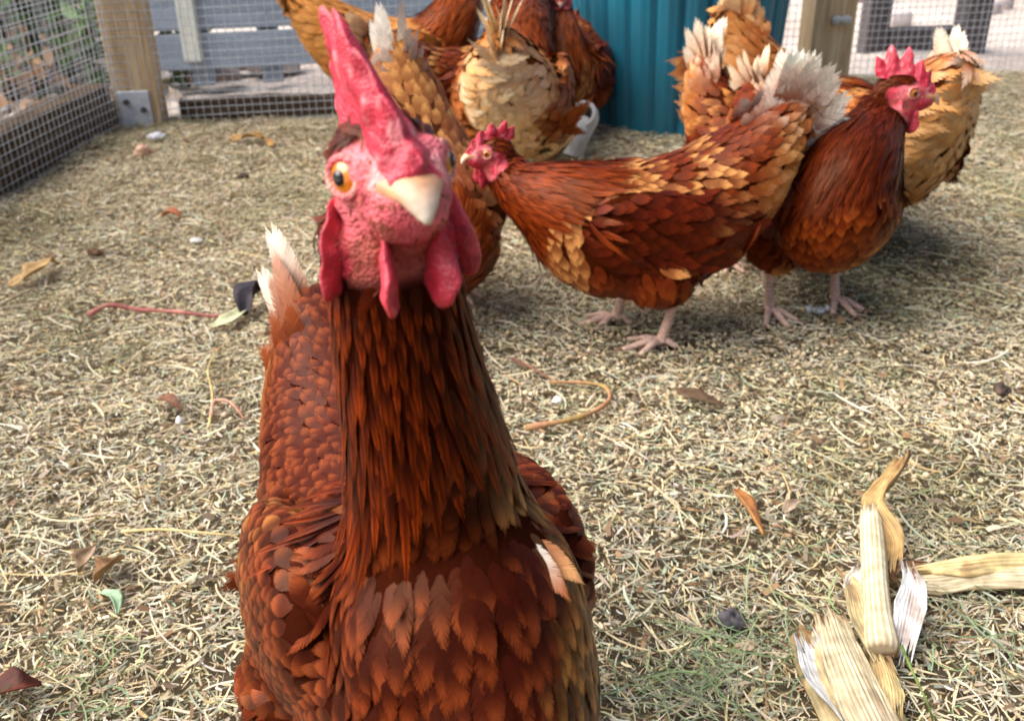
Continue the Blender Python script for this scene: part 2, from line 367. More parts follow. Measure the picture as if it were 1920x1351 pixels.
for (k, zz, off, hh) in ((0, .03, 0, .06), (1, .082, -.012, .05)):
    pa = POST_L+ln*(-.03+off)-fd*.045+ld*.03; pb = CORNER_NEAR+ld*.9+ln*(-.03+off)-fd*.045
    mid = (pa+pb)/2; L = np.linalg.norm(pb-pa); m = MB()
    n = 40; u = np.linspace(-.5, .5, n)
    rng = np.random.RandomState(40+k)
    path = mid+u[:, None]*L*ld+ln*(rng.normal(0, .0015, (n, 1)))+np.array((0, 0, zz))+np.array((0, 0, 1.))*rng.normal(0, .0015, (n, 1))
    v, f = tube(path, np.full(n, hh*.68), 4, np.full(n, .05), ref=(0, 0, 1))
    T, nn_, bb = frames(path)
    # square section from a four-sided tube turned 45 degrees
    up = np.array((0, 0, 1.)); sec = []
    for i in range(n):
        for (su, sv) in ((1, 1), (1, -1), (-1, -1), (-1, 1)): sec.append(path[i]+up*su*hh/2+ln*sv*.032)
    m.add(np.array(sec), f); o = m.build('timber_edging', M_OLDWOOD, None, False); bevel(o, .004)
    tag(o, ['dark weathered board lying on the ground under the left wire fence', 'dark weathered board stacked on top of the lower edging board at left'][k], 'edging board')
pa = POST_L+fn*-.02+fd*.09; pb = POST_L+fd*1.1+fn*-.02
n = 30; u = np.linspace(0, 1, n); path = pa+(pb-pa)*u[:, None]; rng = np.random.RandomState(3); sec = []
for i in range(n):
    j = rng.normal(0, .002, 2)
    for (su, sv) in ((1, 1), (1, -1), (0, -1), (0, 1)): sec.append(path[i]+np.array((0, 0, 1.))*(su*(.045+j[0]+.008*math.sin(u[i]*9)))+fn*sv*.02)
f = [(i*4+j, i*4+(j+1) % 4, i*4+4+(j+1) % 4, i*4+4+j) for i in range(n-1) for j in range(4)]+[(0, 1, 2, 3), (n*4-4, n*4-3, n*4-2, n*4-1)]
m = MB(); m.add(np.array(sec), f); o = m.build('timber_edging', M_OLDWOOD, None, False); bevel(o, .004)
tag(o, 'low brown board half buried in straw to the right of the corner post', 'edging board')

# ------------------------------------------------------------------ teal bin and white pipe
def bin_():
    c0 = G(1282, 258); R0, R1, H = .232, .292, .85
    c = c0+np.array((.01, R0, 0)); r = empty('plastic_bin', (c[0], c[1], 0)); tag(r, 'tall teal ribbed plastic bin standing among the hens', 'bin')
    k = 240; ph = np.arange(k)*2*math.pi/k; zs = np.concatenate([[0, .006], np.linspace(.03, H-.03, 14), [H]])
    v = []
    for z in zs:
        rr = R0+(R1-R0)*z/H
        rib = np.clip(np.abs(((ph*26/(2*math.pi)) % 1)-.5)*2, 0, 1)       # 26 ribs
        dr = -.015*smooth(.74, .94, rib)+.004*smooth(.30, .0, rib)
        fade = 1 if .0 < z else .3
        rad = rr+dr*fade
        v.append(np.stack([rad*np.cos(ph), rad*np.sin(ph), np.full(k, z)], -1))
    v = np.concatenate(v); f = [(i*k+j, i*k+(j+1) % k, (i+1)*k+(j+1) % k, (i+1)*k+j) for i in range(len(zs)-1) for j in range(k)]
    m = MB(); m.add(v, f); m.add([(0, 0, .004)]+[((R0-.002)*math.cos(p), (R0-.002)*math.sin(p), .004) for p in ph], [(0, 1+(j+1) % k, 1+j) for j in range(k)])
    m.build('shell', M_TEAL, r)
    m = MB(); a = np.linspace(0, 2*math.pi, 65); m.add(*tube(np.stack([(R1+.006)*np.cos(a), (R1+.006)*np.sin(a), np.full(65, H)], -1), .014, 8)); m.build('rim', M_TEAL, r)
bin_()
def pipe():
    a = P(1096, 216, 2.03); b = P(1075, 292, 2.03); b = G(1072, 290, .012)
    r = empty('drainpipe', (a[0], a[1], 0)); tag(r, 'short white plastic pipe with open mouth leaning at the foot of the bin', 'pipe')
    o = np.array((a[0], a[1], 0)); ax = nrm(a-b); d = np.array((-.35, -.78, .5)); d = nrm(d)
    path = catmull([b-o, b-o+ax*.04, a-o-d*.02, a-o+d*.006], 14)
    m = MB(); v, f = tube(path, .025, 28, caps=False); m.add(v, f); v, f = tube(path, .021, 28, caps=False); m.add(v, [q[::-1] for q in f])
    m.build('tube', M_WHITE, r)
    T = nrm(path[-1]-path[-2]); e1 = nrm(np.cross(T, (0, 0, 1))); e2 = np.cross(T, e1); a_ = np.linspace(0, 2*math.pi, 41)
    m = MB(); m.add(*tube(path[-1]+.0235*(np.cos(a_)[:, None]*e1+np.sin(a_)[:, None]*e2), .005, 8, caps=False)); m.build('rim', M_WHITE, r)
pipe()

# ------------------------------------------------------------------ hens
SX = np.array([.150, .140, .115, .07, .01, -.05, -.10, -.145, -.180, -.204])
SZ = np.array([.172, .170, .163, .152, .147, .156, .178, .210, .242, .268])
SW = np.array([.006, .030, .058, .079, .086, .084, .076, .062, .040, .012])
SH = np.array([.006, .032, .062, .082, .083, .084, .084, .074, .054, .020])
def sect(x):
    xr = SX[::-1]
    return np.interp(x, xr, SZ[::-1]), np.interp(x, xr, SW[::-1]), np.interp(x, xr, SH[::-1])
BASE = dict(hackle=lin(104, 40, 13), hackle_tip=lin(156, 74, 28), back=lin(94, 36, 12), back_tip=lin(146, 68, 28), breast=lin(108, 42, 14), breast_tip=lin(156, 78, 34),
            wing=lin(80, 24, 10), wing_tip=lin(108, 40, 16), fluff=lin(118, 50, 18), fluff_tip=lin(158, 84, 38), tail=lin(150, 80, 38), tail_tip=lin(225, 205, 178),
            rear=lin(176, 110, 58), rear_tip=lin(214, 168, 118), head=lin(110, 48, 20), buff=lin(214, 156, 90), buffs=.35, rump_white=0.)
FGAM = [1.0]          # deepens the feather reds, hen by hen
def feathers(rng, Pp, N, T, L, W, lift, curl, cb, ct, nb, prof, t0=.35, rag=.10, spread=.24, edge=None, shaft=None, soft=.5):
    """leaf-like feathers made of separate barbs each side of a shaft"""
    n = len(Pp); B = nrm(np.cross(N, T)); cl, sl = np.cos(lift)[:, None], np.sin(lift)[:, None]
    T2 = T*cl+N*sl; N2 = N*cl-T*sl
    u0 = np.linspace(.015, .93, nb)
    def wprof(u):
        if prof == 'round': return np.clip(np.sin(np.pi*np.clip(u, 0, 1)**.85), 0, None)**.60
        if prof == 'lance': return np.clip(np.sin(np.pi*np.clip(u, 0, 1)**.62), 0, None)**.85
        return np.clip(np.sin(np.pi*np.clip(u, 0, 1)**1.0), 0, None)**.38      # broad
    S = np.array([0, .5, 1.0])
    side = np.array([-1, 1.])
    ph = rng.uniform(0, 6.28, (n, 2, 3)); uu = u0[None, None]
    clump = np.sin(uu*23+ph[..., :1])+np.sin(uu*41+ph[..., 1:2])+.7*np.sin(uu*67+ph[..., 2:])      # barbs cling together in locks
    u_end = u0+spread*(1-.45*u0)+.10*rag*(.3+.7*u0)*clump*.35+rng.normal(0, rag*.10, (n, 2, nb))
    us = u0[None, None, :, None]+(u_end-u0)[..., None]*S
    ww = wprof(np.clip(u0+spread*.45, 0, .985))[None, None]*(1-.35*rag*np.clip(clump, 0, 3)-rag*np.abs(rng.normal(0, .7, (n, 2, nb))))
    vs = np.clip(ww, .04, 1.1)[..., None]*(S**.88)*side[None, :, None, None]
    hump = rng.normal(0, .012, (n, 2, nb))
    camb = .20
    tk = np.array([1.0, 1.1, .62])
    du = (.62/nb)*tk
    def pos(u, v):
        l = L[:, None, None, None]; wv = W[:, None, None, None]*.5
        nz = -curl[:, None, None, None]*u*u*l - camb*np.abs(v)**1.6*wv + hump[..., None]*np.abs(v)*wv
        return Pp[:, None, None, None]+(u*l)[..., None]*T2[:, None, None, None]+(v*wv)[..., None]*B[:, None, None, None]+nz[..., None]*N2[:, None, None, None]
    a = pos(us-du, vs); b = pos(us+du, vs)
    V = np.stack([a, b], -2)                                  # n,2,nb,3,2,3
    idx = np.arange(n*2*nb*6).reshape(n, 2, nb, 3, 2)
    Q = np.stack([idx[..., :-1, 0], idx[..., 1:, 0], idx[..., 1:, 1], idx[..., :-1, 1]], -1)
    Q[:, 1] = Q[:, 1][..., ::-1]
    Q = Q.reshape(-1, 4)
    k = smooth(t0, 1.0, us)
    col = mix(cb[:, None, None, None], ct[:, None, None, None], k[..., None])
    if edge is not None:
        e = (np.abs(vs)/np.maximum(ww[..., None], .05))**2*smooth(.35, .8, us)
        col = mix(col, edge[:, None, None, None], (e*.75)[..., None])
    if shaft is not None:
        e = np.exp(-(np.abs(vs)/.22)**2)*smooth(.1, .3, us)
        col = mix(col, shaft[:, None, None, None], (e*.7)[..., None])
    col = col*(1+.05*clump[..., None, None]*.6+rng.normal(0, .05, (n, 2, nb, 1, 1)))
    col = (1+.4*(FGAM[0]-1))*np.clip(col, .0006, 1)**FGAM[0]
    col = np.repeat(np.clip(col, .0005, .93)[..., None, :], 2, -2)
    jn = rng.normal(0, .16, (n, 2, nb))[..., None]+.10*clump[..., None]*.5
    q = curl[:, None, None, None]*2*us*.8
    nn = N2[:, None, None, None]+(q[..., None]*T2[:, None, None, None])+((camb*np.abs(vs)**.6*1.6*np.sign(vs)+jn)*(1-.3*soft))[..., None]*B[:, None, None, None]
    nn = nrm(nrm(nn)*(1-soft)+N[:, None, None, None]*soft)
    nn = np.repeat(nn[..., None, :], 2, -2)
    return V.reshape(-1, 3), Q, col.reshape(-1, 3), nn.reshape(-1, 3)
def poisson(rng, P0, r):
    cell = r; keep = []; g = {}
    ii = np.floor(P0/cell).astype(int); r2 = r*r
    for i in range(len(P0)):
        a, b, c = ii[i]; p = P0[i]; ok = True
        for x in (a-1, a, a+1):
            for y in (b-1, b, b+1):
                for z in (c-1, c, c+1):
                    for q in g.get((x, y, z), ()):
                        d = p-q
                        if d[0]*d[0]+d[1]*d[1]+d[2]*d[2] < r2: ok = False; break
                    if not ok: break
                if not ok: break
            if not ok: break
        if ok: keep.append(i); g.setdefault((a, b, c), []).append(p)
    return np.array(keep, int)
def seg_dist(p, a, b):
    ab = b-a; t = np.clip(((p-a)@ab)/(ab@ab), 0, 1); return np.linalg.norm(p-(a+t[:, None]*ab), axis=1), t
def comb(parent, X, up, H=1.0, lean=.25, seed=0):
    nt_, nh = 96, 22; t = np.linspace(0, 1, nt_); h = np.linspace(0, 1, nh)
    rng = np.random.RandomState(seed)
    ba = np.interp(t, [0, .5, 1], [.031, .006, -.026]); bc = np.interp(t, [0, .2, .5, 1], [.003, .011, .0165, .018])
    env = np.interp(t, [0, .08, .25, .5, .75, .9, 1], [.003, .011, .022, .033, .037, .026, .008])
    spike = np.interp(t, [0, .1, .17, .26, .34, .45, .53, .63, .71, .83, .9, 1], [.7, .55, 1, .55, 1.05, .52, 1.1, .55, 1.12, .62, 1.0, .6])
    Ht = env*spike*H
    da = np.interp(t, [0, .5, 1], [.25, -.12, -.6]); dc = np.sqrt(1-da**2)
    rows = []
    for sgn in (1, -1):
        a = ba[:, None]+h*(Ht*da)[:, None]; c = bc[:, None]-.003+h*(Ht*dc+.003)[:, None]
        hh = h*Ht[:, None]
        th = (.0060*(1-h)**1.3+.0014*np.sqrt(np.clip(1-h**6, 0, 1)))*np.interp(t, [0, .04, .9, 1], [.6, 1, 1, .4])[:, None]
        l = lean*hh+.0016*np.sin(t*9+1)[:, None]*h+sgn*th
        rows.append(np.stack([a, l, c], -1))
    V = np.concatenate([r.reshape(-1, 3) for r in rows]); n = nt_*nh; f = []
    for k in (0, 1):
        for i in range(nt_-1):
            for j in range(nh-1):
                q = (k*n+i*nh+j, k*n+(i+1)*nh+j, k*n+(i+1)*nh+j+1, k*n+i*nh+j+1); f.append(q[::-1] if k else q)
    for i in range(nt_-1): f.append((i*nh+nh-1, (i+1)*nh+nh-1, n+(i+1)*nh+nh-1, n+i*nh+nh-1))
    for i, rv in ((0, 1), (nt_-1, 0)):
        for j in range(nh-1):
            q = (i*nh+j, i*nh+j+1, n+i*nh+j+1, n+i*nh+j); f.append(q if rv else q[::-1])
    V[:, 1] += .0012*np.sin(V[:, 0]*420+seed)*np.tile(np.tile(h**1.5, nt_), 2)
    V += .0008*np.stack([noise3(V, 190, 0), noise3(V, 260, 1), noise3(V, 210, 2)], -1)+.00035*np.stack([noise3(V, 700, 1), noise3(V, 640, 2), noise3(V, 600, 0)], -1)
    col = mix(np.array((.46, .016, .040)), np.array((.60, .055, .085)), (.5+.5*noise3(V, 220, 1))[:, None]); col = mix(col, lin(232, 150, 150), (smooth(.55, 1.0, noise3(V, 420, 2))*.55)[:, None])
    m = MB(); m.add(X(V), f, col); return m.build('comb', M_COMB, parent)
def lobe(name, parent, X, c, r, ax, col, seed=0, droop=.35):
    v, f = ball((0, 0, 0), r, nu=34, nv=26)
    zz = v[:, 2]/r[2]
    v[:, 0] *= 1-droop*zz; v[:, 1] *= 1-droop*.6*zz
    v += .0011*np.stack([noise3(v+seed, 210, 0), noise3(v+seed, 230, 1), 0*zz], -1)+.0004*np.stack([noise3(v+seed, 520, 2), noise3(v+seed, 480, 0), noise3(v, 500, 1)], -1)
    v = v@np.asarray(ax)+np.asarray(c)
    cc = mix(np.array(col)*.85, np.array(col)*1.1+.02, (.5+.5*noise3(v, 200, 2))[:, None])
    m = MB(); m.add(X(v), f, cc); return m.build(name, M_COMB, parent)
def hen(label, root, heading, s=1.0, pitch=0, head=None, hf=(1, 0, 0), hu=(0, 0, 1), pal=None, nb=7, dens=1.0, vox=.0034, seed=0, legs=((-.01, .042), (-.01, -.042)),
        tail=(50, 26, .10, 12), combH=.8, comblean=.15, neck_r=(.056, .026), neckdir=(.6, .8), lam=1.0, tail_w=.026, extra=None, lift=0., wid=1.0, fs=1.0, tsplay=0., hackL=.050, tailt=.30, hs=1.0, gam=1.04):
    sft = .80 if extra == 'focal' else .72 if nb > 12 else .8; FGAM[0] = gam; rng = np.random.RandomState(seed); pal = dict(BASE, **(pal or {}))
    R = empty('hen', (root[0], root[1], 0), heading, s); tag(R, label, 'hen', 'brown hens in the run')
    ch, sh = math.cos(heading), math.sin(heading); W2L = np.array(((ch, sh, 0), (-sh, ch, 0), (0, 0, 1)))
    toL = lambda p: (W2L@(np.asarray(p)-np.array((root[0], root[1], 0))))/s
    dirL = lambda d: nrm(W2L@np.asarray(d, float))
    hp = toL(head); hf = dirL(hf); hu = dirL(hu); hl = nrm(np.cross(hu, hf)); hu = nrm(np.cross(hf, hl)); HA = np.array((hf, hl, hu))
    X = lambda v: np.asarray(v)@HA*hs+hp
    cp, sp_ = math.cos(pitch), math.sin(pitch); PIV = np.array((-.02, 0, .13))
    RT_ = np.array(((cp, 0, sp_), (0, 1, 0), (-sp_, 0, cp)))          # row-vector rotation: nose up for pitch>0
    OFF = np.array((0, 0, lift))
    tf = lambda p: (np.asarray(p, float)-PIV)@RT_+PIV+OFF
    itf = lambda p: (np.asarray(p, float)-PIV-OFF)@RT_.T+PIV
    vec = lambda p: np.asarray(p, float)@RT_
    # ---- body solid
    m = MB()
    sect = lambda x: (np.interp(x, SX[::-1], SZ[::-1]), wid*np.interp(x, SX[::-1], SW[::-1]), np.interp(x, SX[::-1], SH[::-1]))
    xs = np.linspace(SX[0], SX[-1], 44); z, wd, hh = sect(xs); k = 28; ph = np.arange(k)*2*math.pi/k
    ring = np.stack([np.repeat(xs[:, None], k, 1), wd[:, None]*np.cos(ph), z[:, None]+hh[:, None]*np.sin(ph)], -1).reshape(-1, 3)
    f = [(i*k+j, i*k+(j+1) % k, (i+1)*k+(j+1) % k, (i+1)*k+j) for i in range(43) for j in range(k)]+[tuple(range(k))[::-1], tuple(43*k+j for j in range(k))]
    m.add(tf(ring), [q[::-1] for q in f])
    nb0 = tf((.075, 0, .178)); ne = hp-(hf*.010+hu*.010)*hs; ln_ = np.linalg.norm(ne-nb0)
    c1 = nb0+vec((neckdir[0], 0, neckdir[1]))*ln_*.42; c2 = ne-nrm(hu*.85+hf*.25)*ln_*.32
    t = np.linspace(0, 1, 22)[:, None]
    NP_ = (1-t)**3*nb0+3*(1-t)**2*t*c1+3*(1-t)*t*t*c2+t**3*ne
    nr = mix(neck_r[0], neck_r[1], smooth(0, .95, t[:, 0])**.8)
    m.add(*tube(NP_, nr, 20)); m.add(*ball(NP_[0], np.full(3, nr[0])))
    for (c, r) in (((-.002, 0, .001), (.0245, .0165, .0195)), ((.014, 0, -.003), (.0175, .0122, .0130)), ((.000, 0, -.012), (.0175, .0112, .0105)), ((.008, .0085, .0068), (.014, .0062, .0052)), ((.008, -.0085, .0068), (.014, .0062, .0052))):
        m.add(*ball(X(c), np.array(r)*hs, HA))
    if extra == 'focal':         # full crop that carries the neck smoothly into breast and shoulders
        m.add(*ball(tf((.090, 0, .186)), (.050, .048, .058))); m.add(*ball(tf((.052, 0, .186)), (.060, .058, .048)))
    wings = []
    for sd_ in (1, -1):
        ax = np.array(((.965, -.02*sd_, .26), (0, 1, 0), (-.26, 0, .965))); ax = nrm(ax)
        wc = np.array((-.012, .074*wid*sd_, .166))
        m.add(tf(ball((0, 0, 0), (.098, .020, .050), ax)[0]+wc), ball((0, 0, 0), (1, 1, 1))[1]); wings.append((wc, ax))
    thighs = []
    for i, (fx, fy) in enumerate(legs):
        hip = tf((-.015, math.copysign(.048*wid**1.3, fy), .125)); hock = np.array((fx-.022, fy, .074))
        pth = np.array([hip, hip*.45+hock*.55+np.array((.018, 0, .0)), hock]); pth = catmull(pth, 9)
        rr = np.interp(np.linspace(0, 1, 9), [0, .5, .85, 1], [.054, .043, .024, .012]); m.add(*tube(pth, rr, 14)); m.add(*ball(pth[0], np.full(3, .05)))
        thighs.append((hip, hock))
    V = np.concatenate(m.v); me = bpy.data.meshes.new('tmp'); me.from_pydata(V.tolist(), [], m.f); ob = bpy.data.objects.new('tmp', me); COL.objects.link(ob)
    rm = ob.modifiers.new('r', 'REMESH'); rm.mode = 'VOXEL'; rm.voxel_size = vox
    sm = ob.modifiers.new('s', 'SMOOTH'); sm.factor = .5; sm.iterations = max(2, int(round(4*(.0034/vox)))) if extra != 'focal' else 14
    me2 = bpy.data.meshes.new_from_object(ob.evaluated_get(bpy.context.evaluated_depsgraph_get()))
    bpy.data.objects.remove(ob); bpy.data.meshes.remove(me)
    nv = len(me2.vertices); co = np.empty(nv*3); me2.vertices.foreach_get('co', co); co = co.reshape(-1, 3)
    no = np.empty(nv*3); me2.vertices.foreach_get('normal', no); no = no.reshape(-1, 3)
    fl = [tuple(p.vertices) for p in me2.polygons]; bpy.data.meshes.remove(me2)
    # ---- regions
    def classify(p):
        h = (p-hp)@HA.T/hs; ht = itf(p)
        dh = np.sqrt((h[:, 0]/.027)**2+(h[:, 1]/.021)**2+(h[:, 2]/.024)**2)
        dn = np.full(len(p), 9.); tn = np.zeros(len(p)); nd = np.zeros_like(p)
        for i in range(len(NP_)-1):
            d, tt = seg_dist(p, NP_[i], NP_[i+1]); d = d/nr[i]; kq = d < dn
            dn[kq] = d[kq]; tn[kq] = (i+tt[kq])/(len(NP_)-1); nd[kq] = nrm(NP_[i]-NP_[i+1])
        z, wd, hh = sect(ht[:, 0]); dt = np.sqrt((ht[:, 1]/np.maximum(wd, .01))**2+((ht[:, 2]-z)/np.maximum(hh, .01))**2)
        reg = np.zeros(len(p), int)                              # 0 torso 1 neck 2 head 3 thigh 4 wing
        for (a, b) in thighs:
            d, tt = seg_dist(p, a, b); r = np.interp(tt, [0, .5, .85, 1], [.054, .043, .024, .012])
            reg[(d < r*1.25) & (dt > 1.02) & (ht[:, 2] < .13)] = 3
        for wc, ax in wings:
            e = ((ht-wc)@ax.T)/np.array((.098, .020, .050)); reg[((e**2).sum(1) < 1.45) & (np.abs(ht[:, 1]) > .055*wid)] = 4
        reg[(dn < 1.3) & ((dt > 1.0) | (tn > .25)) & (tn > .02)] = 1
        if extra == 'focal': reg[(reg == 1) & (tn < .60-.9*np.abs(p[:, 1]-NP_[3][1])/.05*.25) & (ht[:, 0] > NP_[3][0]+.004)] = 5
        reg[(dh < 1.25)] = 2
        skin = (dh < 1.35)*smooth(-.016, -.009, h[:, 0]+.25*h[:, 2]+.0015*noise3(p, 240, 0))*smooth(.0112, .0082, h[:, 2]-.22*h[:, 0]+.0010*noise3(p, 260, 1))*smooth(-.030, -.024, h[:, 2])
        return reg, h, ht, tn, nd, skin
    reg, h, ht, tn, nd, skin = classify(co)
    red = mix(lin(196, 48, 66), lin(230, 112, 120), smooth(-.4, .8, noise3(co, 150, 1))[:, None])
    brist = smooth(.1, .8, noise3(co, 190, 2))*smooth(.000, -.010, h[:, 2])*.6
    red = mix(red, lin(150, 90, 62), brist[:, None]); red = mix(red, lin(150, 26, 40), (smooth(.2, .9, noise3(co, 420, 0))*.22)[:, None]); red = mix(red, lin(244, 188, 178), (smooth(.018, .023, h[:, 0])*smooth(-.004, .003, h[:, 2])*.55)[:, None])
    eyz = np.zeros(nv)
    for sd_ in (1, -1): eyz = np.maximum(eyz, np.exp(-(np.linalg.norm(h-np.array((.0095, .0145*sd_, .004)), axis=1)/.0085)**2))
    red = mix(red, lin(236, 150, 148), (eyz*.55)[:, None])
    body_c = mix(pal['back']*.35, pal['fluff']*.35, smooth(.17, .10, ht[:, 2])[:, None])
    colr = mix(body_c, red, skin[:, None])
    co2 = co+no*(skin*(.0005*noise3(co, 330, 0)+.0006*np.abs(noise3(co, 520, 1))+.0004*noise3(co, 900, 2)))[:, None]
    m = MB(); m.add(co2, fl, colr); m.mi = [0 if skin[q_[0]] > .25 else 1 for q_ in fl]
    for i, (fx, fy) in enumerate(legs):                          # scaly shanks and toes belong to the body mesh
        hk = thighs[i][1]; foot = np.array((fx, fy, .010)); lc = lin(236, 196, 176)
        pth = catmull([hk+np.array((.004, 0, .012)), hk+(foot-hk)*.5+np.array((.002, 0, 0)), foot], 40)
        sc_ = np.abs(np.sin(np.arange(40)*math.pi/3)); v, f = tube(pth, np.interp(np.linspace(0, 1, 40), [0, .15, .5, .9, 1], [.0085, .0075, .0062, .007, .0085])*(.93+.09*sc_), 12); m.add(v, f, lc*(.80+.16*np.repeat(sc_, 12)[:, None]+.09*noise3(v, 260, 0)[:, None])*np.array((1, .97, .95)))
        for (an, L_) in ((.08, .052), (.62, .043), (-.55, .045), (2.7, .022)):
            d = np.array((math.cos(an), math.sin(an), 0)); pt = [foot+np.array((0, 0, -.001)), foot+d*L_*.35+np.array((0, 0, .0015)), foot+d*L_*.72+np.array((0, 0, -.003)), foot+d*L_+np.array((0, 0, -.0055))]
            pt = catmull(pt, 9); r_ = np.interp(np.linspace(0, 1, 9), [0, .3, .38, .6, .68, 1], [.0058, .0042, .0049, .0038, .0044, .0026]); v, f = tube(pt, r_, 8); m.add(v, f, lc*(.9+.12*noise3(v, 400, 1)[:, None]))
            tp = pt[-1]; v, f = tube([tp-d*.002, tp+d*.006+np.array((0, 0, .0005)), tp+d*.011+np.array((0, 0, -.002))], [.0024, .0016, .0004], 6); m.add(v, f, lin(150, 110, 90))
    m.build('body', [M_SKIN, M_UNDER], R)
    # ---- sample feather roots
    tri = np.array([q[:3] for q in fl]+[(q[0], q[2], q[3]) for q in fl if len(q) == 4])
    A, B, D = co[tri[:, 0]], co[tri[:, 1]], co[tri[:, 2]]
    ar = np.linalg.norm(np.cross(B-A, D-A), axis=1)/2; freg = reg[tri[:, 0]]
    def sample(mask, r):
        idx = np.where(mask)[0]
        if len(idx) == 0: return np.zeros((0, 3)), np.zeros((0, 3))
        a = ar[idx]; n = int(a.sum()/(r*r)*3.2)+4
        j = idx[rng.choice(len(idx), n, p=a/a.sum())]; q = rng.uniform(size=(n, 2)); fl_ = q.sum(1) > 1; q[fl_] = 1-q[fl_]
        p = A[j]+q[:, :1]*(B[j]-A[j])+q[:, 1:]*(D[j]-A[j]); nn = nrm(no[tri[j, 0]]*(1-q.sum(1))[:, None]+no[tri[j, 1]]*q[:, :1]+no[tri[j, 2]]*q[:, 1:])
        kk = poisson(rng, p, r); return p[kk], nn[kk]
    def tang(d, n): return nrm(d-n*(d*n).sum(1, keepdims=True))
    kd = KDTree(nv)
    for i_ in range(nv): kd.insert(co[i_], i_)
    kd.balance()
    def fit(p, n, T_, L, lift, clear):
        """bend of each feather that brings its tip to a small height above the body"""
        cl, sl = np.cos(lift)[:, None], np.sin(lift)[:, None]; T2 = T_*cl+n*sl; N2 = n*cl-T_*sl
        tip = p+T2*L[:, None]; out = np.zeros(len(p))
        for i_ in range(len(p)):
            _, j_, _ = kd.find(tip[i_]); hgt = (tip[i_]-co[j_])@no[j_]
            out[i_] = (hgt-clear[i_]*L[i_])/L[i_]/max(.45, N2[i_]@no[j_])
            for u_ in (.4, .7):
                q_ = p[i_]+T2[i_]*L[i_]*u_; _, j_, _ = kd.find(q_); hgt = (q_-co[j_])@no[j_]
                out[i_] = min(out[i_], (hgt-.75*clear[i_]*L[i_]*u_)/(u_*u_*L[i_])/max(.45, N2[i_]@no[j_]))
        k_ = out < -.30; L[k_] *= .6; out[k_] = -.15
        return np.clip(out, -.35, .8)
    acc = {}
    def put(part, res):
        acc.setdefault(part, []).append(res)
    rows = lambda c, n: np.repeat(np.asarray(c)[None], n, 0)
    # torso
    p, n = sample(((freg == 0) | (freg == 5)) & ((skin[tri[:, 0]] < .5)), .0105*fs/dens)
    _, h_, q, _, _, _ = classify(p); N_ = len(p)
    up_ = (itf(p+n*.01)-q)/.01
    rear = smooth(-.085, -.135, q[:, 0]); under = smooth(.165, .115, q[:, 2]); top = smooth(.1, .7, up_[:, 2])
    fr_ = smooth(.0, .075, q[:, 0])*np.clip(1-top*smooth(.09, .05, q[:, 0]), 0, 1)
    d = np.stack([-1+.85*fr_, .12*np.sign(q[:, 1])*(1-top), -.35-1.0*fr_+1.0*rear*top+.25*rear], -1)
    d = nrm(d)@RT_
    if extra == 'focal': nk = np.exp(-((p[:, 0]-NP_[0][0])/.05)**2)*smooth(.14, .19, q[:, 2]); d = d*(1-.0*nk[:, None])
    T_ = tang(d+rng.normal(0, .10, (N_, 3)), n)
    fluffy = np.clip(np.maximum(under*smooth(.06, -.02, q[:, 0]), rear*(1-top)), 0, 1)
    br = smooth(.0, .08, q[:, 0])*(1-top*.7)
    cb = mix(mix(rows(pal['back'], N_), pal['breast'], br[:, None]), pal['fluff'], (fluffy*(1-rear))[:, None]); cb = mix(cb, pal['rear'], (rear*(1-top))[:, None])
    ct = mix(mix(rows(pal['back_tip'], N_), pal['breast_tip'], br[:, None]), pal['fluff_tip'], (fluffy*(1-rear))[:, None]); ct = mix(ct, pal['rear_tip'], (rear*(1-top))[:, None])
    pat = smooth(.55-pal['buffs'], 1.15-pal['buffs'], noise3(p, 34, 1)*1.2+.25*rng.normal(size=N_))
    ct = mix(cb, ct, .85 if extra == 'focal' else .62)
    ct = mix(ct, pal['buff'], (pat*.8)[:, None]); cb = mix(cb, pal['buff'], (pat*.18)[:, None])
    if pal['rump_white']:
        kk = smooth(-.12, -.19, q[:, 0]+.02*rng.normal(size=N_))*top*pal['rump_white']; ct = mix(ct, lin(235, 220, 200), kk[:, None]); cb = mix(cb, lin(205, 150, 100), (kk*.5)[:, None])
    v_ = rng.uniform(.86, 1.12, (N_, 1)); L = fs*(1.35 if extra == 'focal' else 1.0)*(mix(.030, .036, fluffy)+.005*rear*top)*rng.uniform(.85, 1.2, N_); W = fs*mix(.0155 if extra == 'focal' else .0175, .019, fluffy)*rng.uniform(.85, 1.15, N_)
    lf = np.radians(rng.normal(13, 3, N_)+7*fluffy)
    put('body_feathers', feathers(rng, p-n*.0004, n, T_, L, W, lf, fit(p, n, T_, L, lf, np.maximum(rng.normal(.075, .02, N_)+.05*fluffy, .045)), cb*v_, ct*v_, nb, 'round', .5 if extra == 'focal' else .42, .10 if extra == 'focal' else .08, soft=sft))
    # thighs
    p, n = sample((freg == 3), .0090/dens); N_ = len(p)
    if N_:
        T_ = tang(np.array((-.35, 0, -1.))+rng.normal(0, .16, (N_, 3)), n); v_ = rng.uniform(.72, 1.15, (N_, 1)); L = .026*rng.uniform(.8, 1.2, N_)
        lf = np.radians(rng.normal(13, 4, N_))
        put('body_feathers', feathers(rng, p-n*.0004, n, T_, L, L*.62, lf, fit(p, n, T_, L, lf, rng.normal(.12, .03, N_)), rows(pal['fluff']*.9, N_)*v_, rows(mix(pal['fluff'], pal['fluff_tip'], .5), N_)*v_, nb, 'round', .4, .14))
    # neck hackle
    p, n = sample((freg == 1) & (skin[tri[:, 0]] < .5), .0058*fs**.5/dens)
    _, h_, q, tn_, nd_, _ = classify(p); N_ = len(p)
    T_ = tang(nd_+rng.normal(0, .06, (N_, 3)), n); gl = smooth(1.0, .35, tn_)
